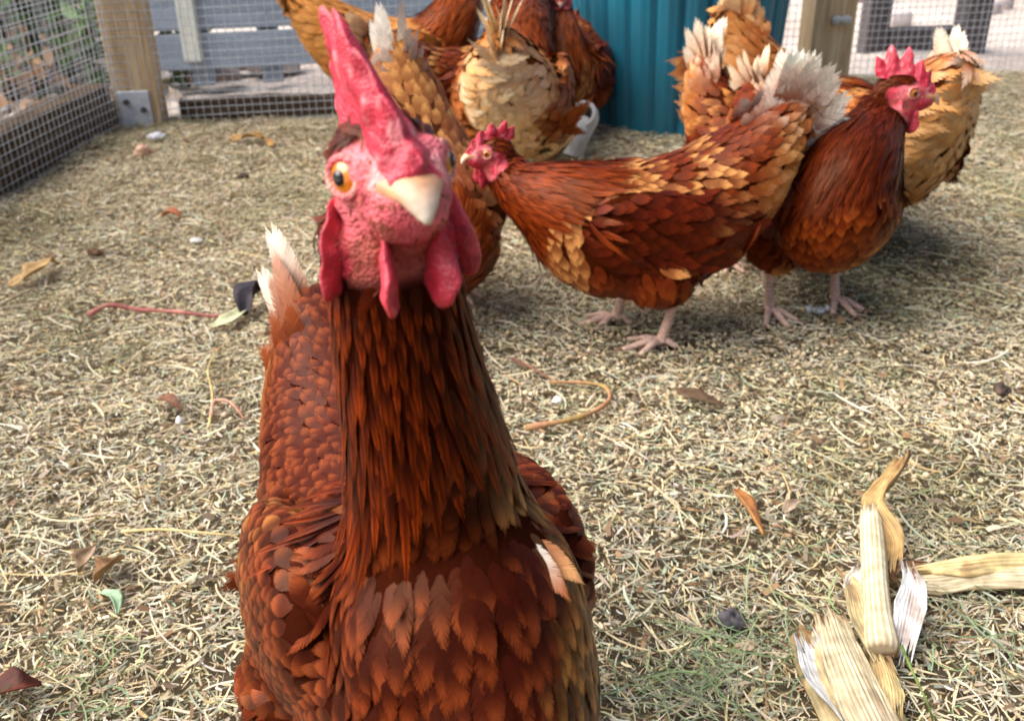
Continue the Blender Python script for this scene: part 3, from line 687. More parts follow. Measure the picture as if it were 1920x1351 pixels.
    front = smooth(.15, .75, n@nrm(hf+.4*nrm(tf((1, 0, 0))-tf((0, 0, 0))))) if extra != 'focal' else np.zeros(N_)
    L = mix(.012, hackL, gl)*rng.uniform(.85, 1.2, N_); W = fs*mix(.0046, .0098, gl)*rng.uniform(.8, 1.15, N_); v_ = rng.uniform(.65, 1.3, (N_, 1))
    cb = rows(pal['hackle'], N_); ct = rows(pal['hackle_tip'], N_)
    cb = mix(cb, pal['breast'], (.35*front)[:, None])
    shf = rows(pal['hackle']*.35, N_)
    lf = np.radians(rng.normal(8, 2, N_))
    put('neck_hackle', feathers(rng, p-n*.0003, n, T_, L, W, lf, fit(p, n, T_, L, lf, np.maximum(rng.normal(.08, .02, N_), .04)), cb*v_, ct*v_, max(5, int(nb*.9)), 'lance', .3, .10, .32, shaft=shf if nb > 8 else None, edge=rows(lin(172, 82, 26), N_)*v_ if extra == 'focal' else None, soft=.4))
    # head
    p, n = sample((freg == 2) & (skin[tri[:, 0]] < .45), .0030/dens)
    _, h_, q, tn_, nd_, sk_ = classify(p); N_ = len(p)
    T_ = tang(rows(-hf, N_)-.5*hu+rng.normal(0, .15, (N_, 3)), n); v_ = rng.uniform(.6, 1.3, (N_, 1)); L = .0105*rng.uniform(.8, 1.3, N_)
    lf = np.radians(rng.normal(9, 4, N_))
    put('neck_hackle', feathers(rng, p-n*.0002, n, T_, L, L*.36, lf, fit(p, n, T_, L, lf, np.maximum(rng.normal(.14, .05, N_), .05)), rows(pal['head'], N_)*v_, rows(mix(pal['head'], pal['hackle_tip'], .4), N_)*v_, max(4, int(nb*.45)), 'lance', .3, .14, .35))
    # wings: coverts, then long flight feathers along the lower rear edge
    for wi, (wc, ax) in enumerate(wings):
        sgn = 1 if wi == 0 else -1
        p, n = sample((freg == 4) & (np.sign(itf(A)[:, 1]) == sgn), .0115*fs/dens); N_ = len(p); part = 'wing_%d' % wi
        if N_ == 0: continue
        q = itf(p); e = (q-wc)@ax.T; fr = smooth(.10, -.09, e[:, 0])
        d = np.stack([-np.ones(N_), np.zeros(N_), -.30+.15*fr], -1); d = nrm(d)@RT_; T_ = tang(d+rng.normal(0, .09, (N_, 3)), n)
        L = fs*mix(.026, .048, fr)*rng.uniform(.9, 1.15, N_); W = fs*mix(.017, .021, fr)*rng.uniform(.9, 1.1, N_); v_ = rng.uniform(.7, 1.2, (N_, 1))
        pat = smooth(.6-pal['buffs'], 1.2-pal['buffs'], noise3(p, 26, 2)+.3*rng.normal(size=N_))*(1-fr*.7)
        ct = mix(rows(pal['wing_tip'], N_), pal['buff'], (pat*.8)[:, None]); cb = mix(rows(pal['wing'], N_), pal['buff'], (pat*.15)[:, None])
        lf = np.radians(rng.normal(9, 2, N_))
        put(part, feathers(rng, p, n, T_, L, W, lf, fit(p, n, T_, L, lf, np.maximum(rng.normal(.09, .02, N_), .05)), cb*v_, ct*v_, nb, 'round', .4, .05, soft=sft))
        if extra == 'focal': continue
        K = 9; u = np.linspace(0, 1, K)
        b0 = wc+np.stack([mix(.030, -.055, u), np.full(K, sgn*.018)+sgn*.0012*np.arange(K), mix(-.034, -.012, u)], -1)@np.eye(3)
        p = tf(b0); n = rows(vec((-.42, sgn*1.0, -.10)), K); n = nrm(n)
        d = np.stack([-np.ones(K), np.full(K, -sgn*(.42+1.1*(1-wid))), mix(-.10, .16, u)], -1); d = nrm(d)@RT_; T_ = tang(d, n)
        L = np.full(K, .088)*mix(.85, 1.0, u); W = np.full(K, .020); v_ = rng.uniform(.75, 1.1, (K, 1))
        put(part, feathers(rng, p, n, T_, L, W, np.radians(np.full(K, 2.)), np.full(K, .10), rows(pal['wing'], K)*v_, rows(pal['wing_tip'], K)*v_, nb*3, 'broad', .5, .03, .10))
    # tail: folded fan in two leaves, then layers of shorter coverts over it
    el, spr, TL, K = tail; base = tf((-.168, 0, .252)); kk = K//2
    for sgn in (1, -1):
        for layer, (cnt, l0, l1, off, jit_) in enumerate(((kk, .92, 1.05, .002, 2.), (kk+3, .62, .84, .007, 5.), (kk+5, .45, .66, .012, 8.), (kk+6, .34, .5, .018, 11.))):
            u = (np.arange(cnt)+.5)/cnt+rng.normal(0, .04, cnt); ang = np.radians(el+(spr+2.5*layer)*(1-2*u)+rng.normal(0, jit_, cnt))
            p = base+vec(np.stack([.012*layer-.010*u, sgn*(off+.010*u), -.034*u+.008-.002*layer], -1))
            splay = .10+.16*u+.06*layer+.22*tsplay+rng.normal(0, .03, cnt)
            d = nrm(np.stack([-np.cos(ang), sgn*splay, np.sin(ang)], -1)); n = nrm(np.stack([np.full(cnt, .12+1.1*tsplay)-.3*u, np.full(cnt, sgn*1.), np.full(cnt, .15)], -1))
            d = d@RT_; n = n@RT_; T_ = tang(d, n); n = nrm(n-T_*(n*T_).sum(1, keepdims=True))
            L = TL*rng.uniform(l0, l1, cnt)*mix(1, .80, np.abs(u-.35)*1.4); v_ = rng.uniform(.88, 1.08, (cnt, 1))
            tq = mix(pal['tail_tip'], pal['back_tip'], (0, .75, .9, 1)[layer] if extra == 'focal' else (0, .12, .4, .7)[layer]); bq = mix(pal['tail'], pal['back'], (0, .3, .6, .8)[layer])
            put('tail', feathers(rng, p, n, T_, L, np.full(cnt, tail_w*(1.15, 1.05, 1., .95)[layer])*rng.uniform(.9, 1.1, cnt), np.radians(rng.normal(1.5*layer, 1.5, cnt)), rng.normal(.10, .05, cnt), bq*v_, tq*v_, int(nb*(2, 1.6, 1.3, 1)[layer]+4), 'broad' if layer == 0 else 'round', tailt+.06*layer, .04+.015*layer, .16, soft=.5))
    if extra == 'focal': focal_extras(rng, put, tf, toL, dirL, nb)
    for part, rs in acc.items():
        off = 0; Vs, Qs, Cs, Ns = [], [], [], []
        for (v, q, c, nn_) in rs: Vs.append(v); Qs.append(q+off); Cs.append(c); Ns.append(nn_); off += len(v)
        fastmesh('wing' if part.startswith('wing') else part, np.concatenate(Vs), np.concatenate(Qs), np.concatenate(Cs), M_FEATHER, R, NN=np.concatenate(Ns))
    # ---- head parts
    comb(R, X, hu, combH, comblean, seed)
    bk = MB()
    pth = catmull([(.017, 0, .0005), (.0255, 0, .0006), (.0318, 0, -.0020), (.0358, 0, -.0082)], 16); tt = np.linspace(0, 1, 16)
    v, f = tube(pth, np.interp(tt, [0, .4, .8, 1], [.0058, .0046, .0028, .0009]), 16, np.interp(tt, [0, .4, .8, 1], [.0118, .0082, .0040, .0009]), ref=(0, 0, 1))
    tv = np.repeat(tt, 16); hz = (v[:, 2]-np.repeat(pth[:, 2], 16))/.005
    c = mix(mix(lin(190, 112, 86), lin(206, 148, 106), smooth(.1, .4, tv)[:, None]), lin(230, 212, 190), smooth(.50, .98, tv)[:, None]); c = mix(c, lin(238, 205, 160), smooth(.1, -.8, hz)[:, None]*.6)
    bk.add(X(v), f, c); ub = bk.build('beak', M_BEAK, R)
    m = MB(); pth = catmull([(.015, 0, -.0070), (.023, 0, -.0070), (.0300, 0, -.0074)], 12); tt = np.linspace(0, 1, 12)
    v, f = tube(pth, np.interp(tt, [0, .6, 1], [.0036, .0026, .0008]), 12, np.interp(tt, [0, .6, 1], [.0080, .0044, .0014]), ref=(0, 0, 1)); m.add(X(v), f, lin(226, 190, 150)); m.build('lower_beak', M_BEAK, ub)
    m = MB()
    for sd_ in (1, -1): m.add(*[X(ball((.0265, sd_*.0050, .0036), (.0022, .0008, .0009))[0]), ball((0, 0, 0), (1, 1, 1))[1]], col=(.08, .03, .02))
    m.build('nostrils', M_SKIN, ub)
    for sd_ in (1, -1):
        e = nrm(np.array((.50, sd_*.86, .05))); ec = np.array((.0095, sd_*.0140, .0040))-e*.0040
        a1 = nrm(np.cross((0, 0, 1), e)); a2 = np.cross(e, a1); er = .0066
        m = MB(); v, f = ball(ec, np.full(3, er), nu=28, nv=18); m.add(X(v), f); eye = m.build('eye', M_IRIS, R)
        m = MB(); v, f = ball((0, 0, 0), (.0021, .0023, .0010), np.array((a1, a2, e)), 20, 10); m.add(X(v+ec+e*(er-.0003)), f); m.build('pupil', M_PUPIL, eye)
        a_ = np.linspace(0, 2*math.pi, 33); rr = .0054
        ring = ec+e*(er*.66)+rr*(np.cos(a_)[:, None]*a1*1.06+np.sin(a_)[:, None]*a2*.96)
        m = MB(); v, f = tube(ring, .0013, 8, caps=False); m.add(X(v), f, mix(lin(214, 110, 112), lin(240, 178, 160), (.5+.5*noise3(v, 300, 0))[:, None])); m.build('eyelid', M_SKIN, R)
        lobe('wattle', R, X, (.0140, sd_*.0074, -.0245), (.0062, .0022, .0118), np.array(((.92, sd_*.38, -.12), (-sd_*.38, .92, 0), (.12, 0, 1))), (.56, .03, .055), seed+sd_)
        lobe('ear_lobe', R, X, (-.0050, sd_*.0165, -.0170), (.0105, .0026, .0150), np.array(((.72, sd_*.66, -.2), (-sd_*.66, .73, sd_*.18), (.2, -sd_*.1, .97))), (.52, .045, .065), seed+5+sd_)
    if extra == 'focal':
        hs = (skin[tri[:, 0]] > .6)
        p, n = sample(hs & (h[tri[:, 0], 2] < .012), .0024); N_ = len(p); T_ = tang(rows(-hf, N_)-.3*hu+rng.normal(0, .5, (N_, 3)), n); L = rng.uniform(.002, .0052, N_)
        r_ = feathers(rng, p, n, T_, L, L*.16, np.radians(rng.normal(16, 8, N_)), rng.uniform(0, .2, N_), rows(lin(120, 60, 40), N_), rows(lin(190, 130, 100), N_), 3, 'lance', .3, .1, .4)
        fastmesh('face_bristles', r_[0], r_[1], r_[2], M_FEATHER, R, NN=r_[3])
    return R
def focal_extras(rng, put, tf, toL, dirL, nb):
    """loose, pale and out-of-place feathers of the hen in front"""
    def one(px, py, d, px2, py2, d2, W, cb, ct, curl=.1, prof='lance', nbk=22):
        a = toL(P(px, py, d)); b = toL(P(px2, py2, d2)); T = b-a; L = np.linalg.norm(T); T = T/L
        n = dirL(-ray((px+px2)/2, (py+py2)/2)); n = nrm(n-T*n.dot(T))
        put('body_feathers', feathers(rng, a[None], n[None], T[None], np.array([L]), np.array([W]), np.array([0.]), np.array([curl]), np.asarray(cb)[None], np.asarray(ct)[None], nbk, prof, .2, .05, .2))
    FOCAL_LOOSE(one)
FOCAL_LOOSE = lambda one: None

def _loose(one):
    wh = lin(245, 232, 214); tan = lin(214, 150, 96); rus = lin(150, 76, 40)
    one(968, 1005, .405, 1065, 1120, .395, .010, wh, lin(190, 120, 80), .1)
    one(985, 1010, .41, 1090, 1090, .40, .010, lin(200, 140, 100), lin(220, 170, 120), .1)
FOCAL_LOOSE = _loose

# camera-facing directions used to turn heads
def look(px, py, right, up, toward, roll=0):
    v = -nrm(ray(px, py)); f = nrm(v*toward+RT*right+UPV*up)
    u = nrm(UPV*math.cos(roll)-RT*math.sin(roll)); return f, u
# 1 the hen in front
hd = math.radians(-70); s1 = 1.18; rt = np.array((-.054, .415, 0))
hf, hu = look(738, 335, .25, -.07, .96, math.radians(13))
hen('large rust brown hen in front staring at the camera with tall red comb', rt, hd, s1, math.radians(17), P(730, 340, .325), hf, hu,
    dict(hackle=lin(74, 20, 5), hackle_tip=lin(140, 56, 16), tail_tip=lin(246, 234, 216), breast=lin(66, 18, 5), breast_tip=lin(140, 70, 34), buffs=-.2, back=lin(84, 32, 14), back_tip=lin(148, 80, 44), wing=lin(80, 30, 13), wing_tip=lin(144, 78, 44), head=lin(84, 32, 14)),
    nb=34, dens=1.15, vox=.0022, seed=1, tail=(80, 4, .098, 4), combH=.86, comblean=-.26, neck_r=(.036, .0210), neckdir=(.25, .95), extra='focal', tail_w=.016, lift=.002, wid=.76, gam=1.22, fs=.50, hackL=.043, tailt=.30, tsplay=1.)
# 2 the hen in side view
rt = G(1195, 628); hd = math.radians(187)
hen('rust and buff hen in full side view, head low and facing left, white tipped tail', rt, hd, 1.0, math.radians(-2), P(922, 288, 1.235), look(922, 288, -.97, -.10, .25)[0], (0, 0, 1),
    dict(buffs=.42, tail=lin(168, 88, 42), tail_tip=lin(248, 238, 222), rump_white=.4, wing=lin(88, 28, 12), wing_tip=lin(118, 46, 20), buff=lin(222, 166, 104)), nb=14, fs=.86, seed=2, legs=((.02, -.040), (-.02, .042)), tail=(54, 36, .104, 20), tail_w=.026, gam=1.18, hs=1.12, combH=.55, comblean=.25, neckdir=(.85, .35), neck_r=(.060, .027))
# 3 dark hen, head to the right
rt = G(1500, 578); hd = math.radians(-78)
hen('dark chestnut hen at right facing the camera with its head turned right in profile', rt, hd, 1.0, math.radians(8), P(1690, 176, 1.22), look(1690, 176, .96, -.06, .22)[0], (0, 0, 1),
    dict(hackle=lin(84, 30, 12), hackle_tip=lin(120, 54, 22), head=lin(90, 36, 16), breast=lin(104, 42, 14), breast_tip=lin(168, 92, 38), buffs=.48, wing=lin(96, 36, 14), wing_tip=lin(120, 52, 22), fluff=lin(110, 48, 20), fluff_tip=lin(140, 70, 32)),
    nb=14, fs=.86, seed=3, legs=((.0, .052), (.01, -.052)), gam=1.2, hs=1.28, combH=.75, comblean=.05, neckdir=(.55, .85), neck_r=(.064, .033))
# 4 rear left of the pair beside the bin
hen('brown hen pecking behind the white tipped tail, its own pale tail raised against the bin', G(1398, 492), math.radians(-62), .92, math.radians(-10), G(1470, 512)+np.array((0, 0, .10)), (.4, -.6, -.7), (.3, -.4, .8),
    dict(tail=lin(200, 150, 110), tail_tip=lin(238, 222, 200), rump_white=.7, buffs=.1), nb=8, seed=4, tail=(78, 16, .105, 12), combH=.7, neckdir=(1, -.1), wid=.62, gam=1.12)
# 5 buff tail, farther
hen('buff tailed hen with lowered head standing close against the bin', G(1492, 370), math.radians(-8), 1.0, math.radians(-14), G(1590, 372)+np.array((0, 0, .09)), (.8, .1, -.6), (.5, 0, .8),
    dict(tail=lin(190, 120, 62), tail_tip=lin(232, 196, 146), back=lin(150, 80, 36), back_tip=lin(196, 130, 72), buffs=.4, rear=lin(190, 126, 70)), nb=8, seed=5, wid=.66, tail=(76, 14, .10, 12), combH=.7, neckdir=(1, -.1))
# 6 pale fluffy rear at far right
hen('buff hen with pale fluffy rear and whitish tail behind the dark hen at right', P(1592, 480, 1.60)*np.array((1, 1, 0)), math.radians(102), 1.1, math.radians(-6), P(1545, 300, 1.86), (-.6, .6, -.3), (0, 0, 1),
    dict(rear=lin(206, 150, 92), rear_tip=lin(232, 198, 150), tail=lin(214, 180, 134), tail_tip=lin(236, 226, 206), fluff=lin(190, 128, 72), fluff_tip=lin(220, 172, 116), back=lin(150, 76, 34), back_tip=lin(190, 120, 64), wing=lin(150, 78, 36), wing_tip=lin(186, 118, 64), buffs=.45, rump_white=.6),
    nb=9, seed=6, tail=(80, 20, .07, 14), combH=.7, neckdir=(.9, .2), lift=-.012)
# 7 back left
hen('golden buff hen at the left of the back row, side on against the grey boards', P(765, 330, 2.30)*np.array((1, 1, 0)), math.radians(4), 1.13, math.radians(0), P(905, -90, 2.30), (1, 0, -.1), (0, 0, 1),
    dict(back=lin(178, 112, 52), back_tip=lin(214, 156, 90), wing=lin(160, 90, 42), wing_tip=lin(190, 122, 64), rear=lin(186, 124, 62), rear_tip=lin(214, 158, 92), fluff=lin(190, 130, 68), fluff_tip=lin(218, 166, 100), breast=lin(186, 120, 62), buffs=.5, tail=lin(186, 120, 60), tail_tip=lin(230, 200, 150)),
    nb=8, seed=7, tail=(58, 12, .09, 10), combH=.8)
# 8 back centre
hen('brown hen at the back with tail to the left and red wattles by the mesh', P(880, 330, 2.10)*np.array((1, 1, 0)), math.radians(26), .98, math.radians(4), P(952, -28, 2.18), (.5, .55, -.15), (0, 0, 1),
    dict(rear=lin(206, 152, 98), rear_tip=lin(226, 186, 138), buffs=.15, tail_tip=lin(222, 190, 150)), nb=8, seed=8, tail=(48, 14, .10, 10), combH=.8)
# 9 rear view
hen('hen seen from behind with cream fluffy rear and upright pale tail', P(968, 330, 1.84)*np.array((1, 1, 0)), math.radians(84), 1.15, math.radians(2), P(1010, -60, 2.12), (0, 1, -.1), (0, 0, 1),
    dict(rear=lin(232, 192, 142), rear_tip=lin(246, 226, 192), fluff=lin(236, 200, 154), fluff_tip=lin(248, 230, 200), tail=lin(214, 176, 122), tail_tip=lin(238, 218, 180), back=lin(170, 100, 48), back_tip=lin(206, 146, 86), wing=lin(134, 66, 28), wing_tip=lin(170, 98, 48), buffs=.2),
    nb=9, seed=9, tail=(66, 12, .11, 10), combH=.8, tail_w=.018)
# 10 dark one at the bin
hen('dark brown hen squeezed between the pale rear and the left edge of the bin', P(1068, 300, 2.26)*np.array((1, 1, 0)), math.radians(-105), .95, math.radians(6), P(1052, -2, 2.12), (-.1, -.9, -.2), (0, 0, 1),
    dict(hackle=lin(84, 32, 14), breast=lin(100, 42, 18), breast_tip=lin(140, 70, 34), buffs=0), nb=8, seed=10, combH=.8)
# 11 behind the big head
hen('brown hen with split white tail behind the large head, its face hidden', P(812, 560, 1.40)*np.array((1, 1, 0)), math.radians(-68), 1.0, math.radians(-24), P(800, 560, 1.16), (.3, -.7, -.6), (.3, -.5, .8),
    dict(back=lin(132, 72, 40), back_tip=lin(170, 108, 68), wing=lin(122, 62, 32), wing_tip=lin(160, 98, 58), tail=lin(238, 226, 206), tail_tip=lin(240, 232, 220), buffs=.3), nb=9, seed=11, tail=(80, 4, .10, 4), combH=.7, neckdir=(1, -.2), tail_w=.022, tsplay=1.)

# ------------------------------------------------------------------ debris on the litter
def gz(px, py, up=0.):
    g = G(px, py)
    for _ in range(3): g = G(px, py, float(bump_z(np.array([g[0]]), np.array([g[1]]))[0])+.008+up)
    return g
def blade(path, wid, fold=.25, n=18, twist=0., taper=(.35, 1, .15), k=7, ruff=0., seed=0, up=(0, 0, 1), thick=.0006, ragged=0., ridge=0.):
    """dry leaf or husk strip along a path, cupped across, with real thickness; returns verts, faces, t"""
    rng = np.random.RandomState(seed); pth = catmull(path, n); T = nrm(np.gradient(pth, axis=0)); t = np.linspace(0, 1, n)
    w = wid*np.interp(t, [0, .4, 1], taper); s = np.linspace(-1, 1, k); upv = np.array(up, float)
    side = nrm(np.cross(T, upv)); nn = np.cross(side, T); an = twist*t
    sd_ = side*np.cos(an)[:, None]+nn*np.sin(an)[:, None]; nn = np.cross(sd_, T)
    ru = ruff*np.stack([np.sin(t*17+rng.uniform(0, 6))*sg for sg in np.abs(s)**2*np.sign(s)], 1)
    rag_ = ragged*(smooth(.86, 1, t)[:, None]-smooth(.14, 0, t)[:, None])*(np.sin(s*7+seed)+np.sin(s*19+2*seed)+.7*np.sin(s*43))[None]
    ru = ru+ridge*(np.sin(s*26+seed)+.7*np.sin(s*47+1))[None]
    top = pth[:, None]+T[:, None]*rag_[..., None]+sd_[:, None]*(s*w[:, None])[..., None]*.5+nn[:, None]*((np.abs(s)**1.6)*fold*w[:, None]+ru)[..., None]
    bot = top-nn[:, None]*thick*2
    V = np.concatenate([top.reshape(-1, 3), bot.reshape(-1, 3)]); m = n*k; f = []
    for i in range(n-1):
        for j in range(k-1):
            a = i*k+j; f.append((a, a+1, a+k+1, a+k)); f.append((m+a, m+a+k, m+a+k+1, m+a+1))
        for j, rv in ((0, 0), (k-1, 1)):
            q = (i*k+j, (i+1)*k+j, m+(i+1)*k+j, m+i*k+j); f.append(q[::-1] if rv else q)
    for i, rv in ((0, 1), (n-1, 0)):
        for j in range(k-1):
            q = (i*k+j, i*k+j+1, m+i*k+j+1, m+i*k+j); f.append(q[::-1] if rv else q)
    tt = np.tile(np.repeat(t, k), 2); ss = np.tile(np.tile(s, n), 2)
    return V, f, tt, ss
def veins(ss, tt, c, c2, fr=16, seed=0):
    q = .5+.3*np.sin(ss*fr+np.sin(tt*9+seed)*.6)+.2*np.sin(ss*fr*2.3+1+np.sin(tt*5)*.8); return mix(np.array(c), np.array(c2), (q**1.5)[:, None])*(1+.08*np.sin(tt*23+ss*5)[:, None])
def leaf(name, label, cat, pts, wid, c, c2, up=0.004, **kw):
    path = [gz(a, b, up+(q[0] if q else 0)) for a, b, *q in pts]
    V, f, tt, ss = blade(path, wid, **kw); m = MB(); m.add(V, f, veins(ss, tt, c, c2)); o = m.build(name, M_BIT); tag(o, label, cat); return o
def stem(name, label, cat, pts, r, c, c2, up=.003):
    path = catmull([gz(a, b, up+(q[0] if q else 0)) for a, b, *q in pts], 26); rr = r*(1+.18*np.sin(np.arange(26)*1.3))*np.linspace(1.1, .6, 26)
    v, f = tube(path, rr, 8); m = MB(); m.add(v, f, mix(np.array(c), np.array(c2), smooth(-.5, .7, noise3(v, 60, 0))[:, None])); o = m.build(name, M_BIT); tag(o, label, cat); return o
def lump(name, label, cat, px, py, r, c, c2, group=None, seed=0):
    g = gz(px, py); v, f = ball((0, 0, 0), r, nu=30, nv=20); rm = float(np.mean(r)); v = v*(1+.22*noise3(v+seed, 1.7/rm, 0)+.13*noise3(v+seed, 4.2/rm, 1)+.05*noise3(v+seed, 9/rm, 2))[:, None]
    m = MB(); m.add(v+g+np.array((0, 0, r[2]*.2)), f, mix(np.array(c), np.array(c2), smooth(-.4, .6, noise3(v+seed, 3/rm, 2))[:, None])); o = m.build(name, M_BIT); tag(o, label, cat, group); return o
YEL, YE2, PAL_, WHT, BRN = lin(212, 194, 148), lin(160, 132, 88), lin(226, 212, 178), lin(226, 224, 222), lin(120, 76, 44)
def corn():
    b = gz(1620, 1290); r = empty('corn_stalk', (b[0], b[1], 0)); tag(r, 'broken dry corn stalk standing up from a torn husk at lower right', 'corn stalk')
    o = np.array((b[0], b[1], 0))
    def part(name, pts, wid, c=YEL, c2=YE2, **kw):
        kw.setdefault('ragged', .0065); kw.setdefault('ridge', .00032); kw.setdefault('ruff', .0008); kw['k'] = 45; kw['n'] = 40
        path = [gz(p_[0], p_[1], p_[2])-o for p_ in pts]; V, f, tt, ss = blade(path, wid, **kw)
        m = MB(); col = veins(ss, tt, c, c2, 34); col = mix(col, np.array(BRN), (smooth(.45, .95, noise3(V*np.array((1, .4, 1)), 150, 1))*.55+.5*smooth(.90, 1, tt))[:, None]); col = mix(col, lin(90, 74, 46), (smooth(.80, 1.0, np.sin(ss*31+np.sin(tt*7)))*.45)[:, None]); m.add(V, f, col); return m.build(name, M_HUSK, r)
    # stalk segment with a node at its foot
    K_ = 72; path = catmull([gz(1655, 1228, .014)-o, gz(1645, 1140, .022)-o, gz(1638, 1040, .026)-o, gz(1632, 962, .028)-o], 40); tt1 = np.linspace(0, 1, 40)
    v, f = tube(path, np.interp(tt1, [0, .04, .10, .25, .9, 1], [.0118, .0138, .0132, .0110, .0098, .0086]), K_)
    a = (np.arange(len(v)) % K_)/K_*2*math.pi; tt = np.repeat(tt1, K_); fl = np.sin(a*17+np.sin(tt*5)*.5)+.6*np.sin(a*31+1)
    gro = np.exp(-((a-1.9)/.22)**2)+.8*np.exp(-((a-2.7)/.10)**2)+.8*np.exp(-((a-1.1)/.12)**2)
    ctr = np.repeat(path, K_, 0); v = ctr+(v-ctr)*(1+.022*fl-.16*gro+.03*noise3(ctr+v*.2, 60, 0))[:, None]
    v += np.repeat(nrm(np.gradient(path, axis=0)), K_, 0)*(smooth(.93, 1, tt)*.006*(np.sin(a*5)+np.sin(a*13)))[:, None]
    cc = mix(mix(PAL_, YE2, (smooth(-.6, 1.2, fl)*.75)[:, None]), lin(120, 84, 48), np.clip(smooth(.35, .9, noise3(v*np.array((1, .35, 1)), 140, 0))*.5+smooth(.05, .0, tt)*.6+smooth(.96, 1, tt)*.5+gro*.45+.5*np.exp(-((tt-.09)/.012)**2), 0, 1)[:, None])
    m = MB(); m.add(v, f, cc); m.build('stalk', M_HUSK, r)
    part('husk', [(1700, 1440, .012), (1640, 1330, .020), (1575, 1215, .022), (1545, 1165, .016)], .062, fold=-.34, taper=(1.05, 1, .9), k=17, thick=.0012)
    part('husk', [(1680, 1420, .026), (1625, 1310, .030), (1585, 1220, .030), (1560, 1150, .026)], .036, PAL_, YE2, fold=-.20, taper=(1, 1, .7), ruff=.0015, seed=2)
    part('husk', [(1600, 1345, .006), (1545, 1270, .010), (1515, 1205, .014)], .040, WHT, lin(206, 204, 204), fold=.3, taper=(.7, 1, .5), seed=3)
    part('leaf', [(1655, 1240, .012), (1620, 1170, .022), (1598, 1100, .024), (1575, 1070, .018)], .022, YEL, YE2, fold=.25, taper=(.8, 1, .1), seed=4)
    part('leaf', [(1612, 1135, .016), (1603, 1100, .022), (1612, 1062, .016)], .020, WHT, PAL_, fold=.3, taper=(.4, 1, .4), seed=5)
    part('leaf', [(1668, 1060, .018), (1672, 1010, .022), (1640, 950, .034), (1672, 905, .040), (1700, 862, .034)], .026, lin(196, 164, 110), lin(150, 114, 70), fold=.35, twist=.9, taper=(.7, .75, .8), ruff=.002, seed=6)
    part('leaf', [(1690, 1220, .010), (1704, 1150, .020), (1712, 1100, .028), (1703, 1066, .026)], .024, WHT, lin(214, 212, 206), fold=.2, taper=(.7, 1, .4), seed=7)
    part('leaf', [(1675, 1330, .012), (1668, 1280, .018), (1650, 1225, .016)], .022, YEL, lin(206, 166, 84), fold=-.3, taper=(.6, 1, .6), seed=8)
    b2 = gz(1830, 1060); r2 = empty('corn_stalk', (b2[0], b2[1], 0)); tag(r2, 'split dry corn stalk lying flat and running off the right edge', 'corn stalk'); o = np.array((b2[0], b2[1], 0)); r = r2
    part('sheath', [(1672, 1078, .004), (1740, 1078, .012), (1830, 1066, .016), (1960, 1066, .016)], .026, PAL_, YE2, fold=-.35, taper=(.5, 1, 1), k=11, seed=9, thick=.001)
    part('sheath', [(1722, 1062, .018), (1790, 1050, .024), (1860, 1040, .024), (1970, 1038, .020)], .022, YEL, lin(206, 170, 100), fold=-.4, taper=(.25, 1, 1), k=11, seed=10, thick=.001)
    part('leaf', [(1735, 1062, .010), (1690, 1060, .014), (1672, 1078, .012), (1690, 1100, .004)], .010, lin(150, 116, 84), BRN, fold=.2, taper=(1, 1, .4), seed=11)
corn()
leaf('dry_leaf', 'curled tan leaf left of the corn stalk on brown litter', 'leaf', [(1378, 918), (1400, 950, .006), (1432, 1002)], .016, lin(196, 142, 84), lin(140, 84, 44), fold=.45, twist=.8)
leaf('dry_leaf', 'dark brown pointed leaf lying below the hen with lowered head', 'leaf', [(1268, 728), (1310, 742, .003), (1362, 760)], .024, lin(112, 88, 66), lin(78, 58, 42), fold=.12, taper=(.2, 1, .1))
leaf('dry_leaf', 'yellowish crumpled leaf near the left edge of the frame', 'leaf', [(18, 538), (60, 512, .010), (88, 490, .012), (112, 494)], .040, lin(196, 164, 110), lin(160, 124, 78), fold=.2, ruff=.003, twist=.3)
leaf('dry_leaf', 'pale green grey leaf beside the dark curl left of the front hen', 'leaf', [(398, 612), (430, 598, .006), (462, 574)], .030, lin(206, 206, 168), lin(172, 172, 130), fold=.15, taper=(.3, 1, .5))
leaf('dry_leaf', 'dark shiny curled leaf touching the tail of the front hen', 'leaf', [(462, 590), (470, 560, .016), (490, 545, .022), (505, 572, .010)], .044, lin(70, 52, 52), lin(44, 40, 50), fold=.5, twist=.6)
leaf('dry_leaf', 'folded grey brown leaf standing on edge at lower left', 'leaf', [(150, 1070), (162, 1045, .010), (176, 1024, .008)], .022, lin(160, 138, 112), lin(118, 94, 70), fold=.4)
leaf('dry_leaf', 'tan curled leaf right of the folded leaf at lower left', 'leaf', [(182, 1086), (205, 1062, .008), (232, 1044)], .026, lin(166, 130, 92), lin(120, 88, 58), fold=.45, twist=.4)
leaf('dry_leaf', 'dark reddish brown leaf in the bottom left corner', 'leaf', [(-30, 1300), (30, 1285, .008), (78, 1282)], .028, lin(104, 48, 28), lin(64, 28, 18), fold=.3)
leaf('dry_leaf', 'mint green strip of leaf on the litter at lower left', 'leaf', [(190, 1108), (216, 1120, .004), (220, 1150)], .012, lin(170, 196, 160), lin(140, 168, 132), fold=.3, twist=.6)
leaf('dry_leaf', 'orange curl of dry husk near the low board of the back fence', 'leaf', [(432, 262), (470, 256, .008), (500, 262, .006), (512, 276)], .035, lin(200, 156, 96), lin(160, 116, 64), fold=.2, ruff=.005, twist=.3)
leaf('dry_leaf', 'reddish brown scrap of leaf in the pale straw behind the front hen', 'leaf', [(304, 404), (322, 398, .006), (340, 406)], .024, lin(186, 112, 72), lin(150, 82, 50), fold=.3)
leaf('dry_leaf', 'small brown bent leaf in the middle of the left litter', 'leaf', [(296, 748), (320, 752, .006), (342, 770)], .016, lin(146, 100, 74), lin(104, 66, 46), fold=.4)
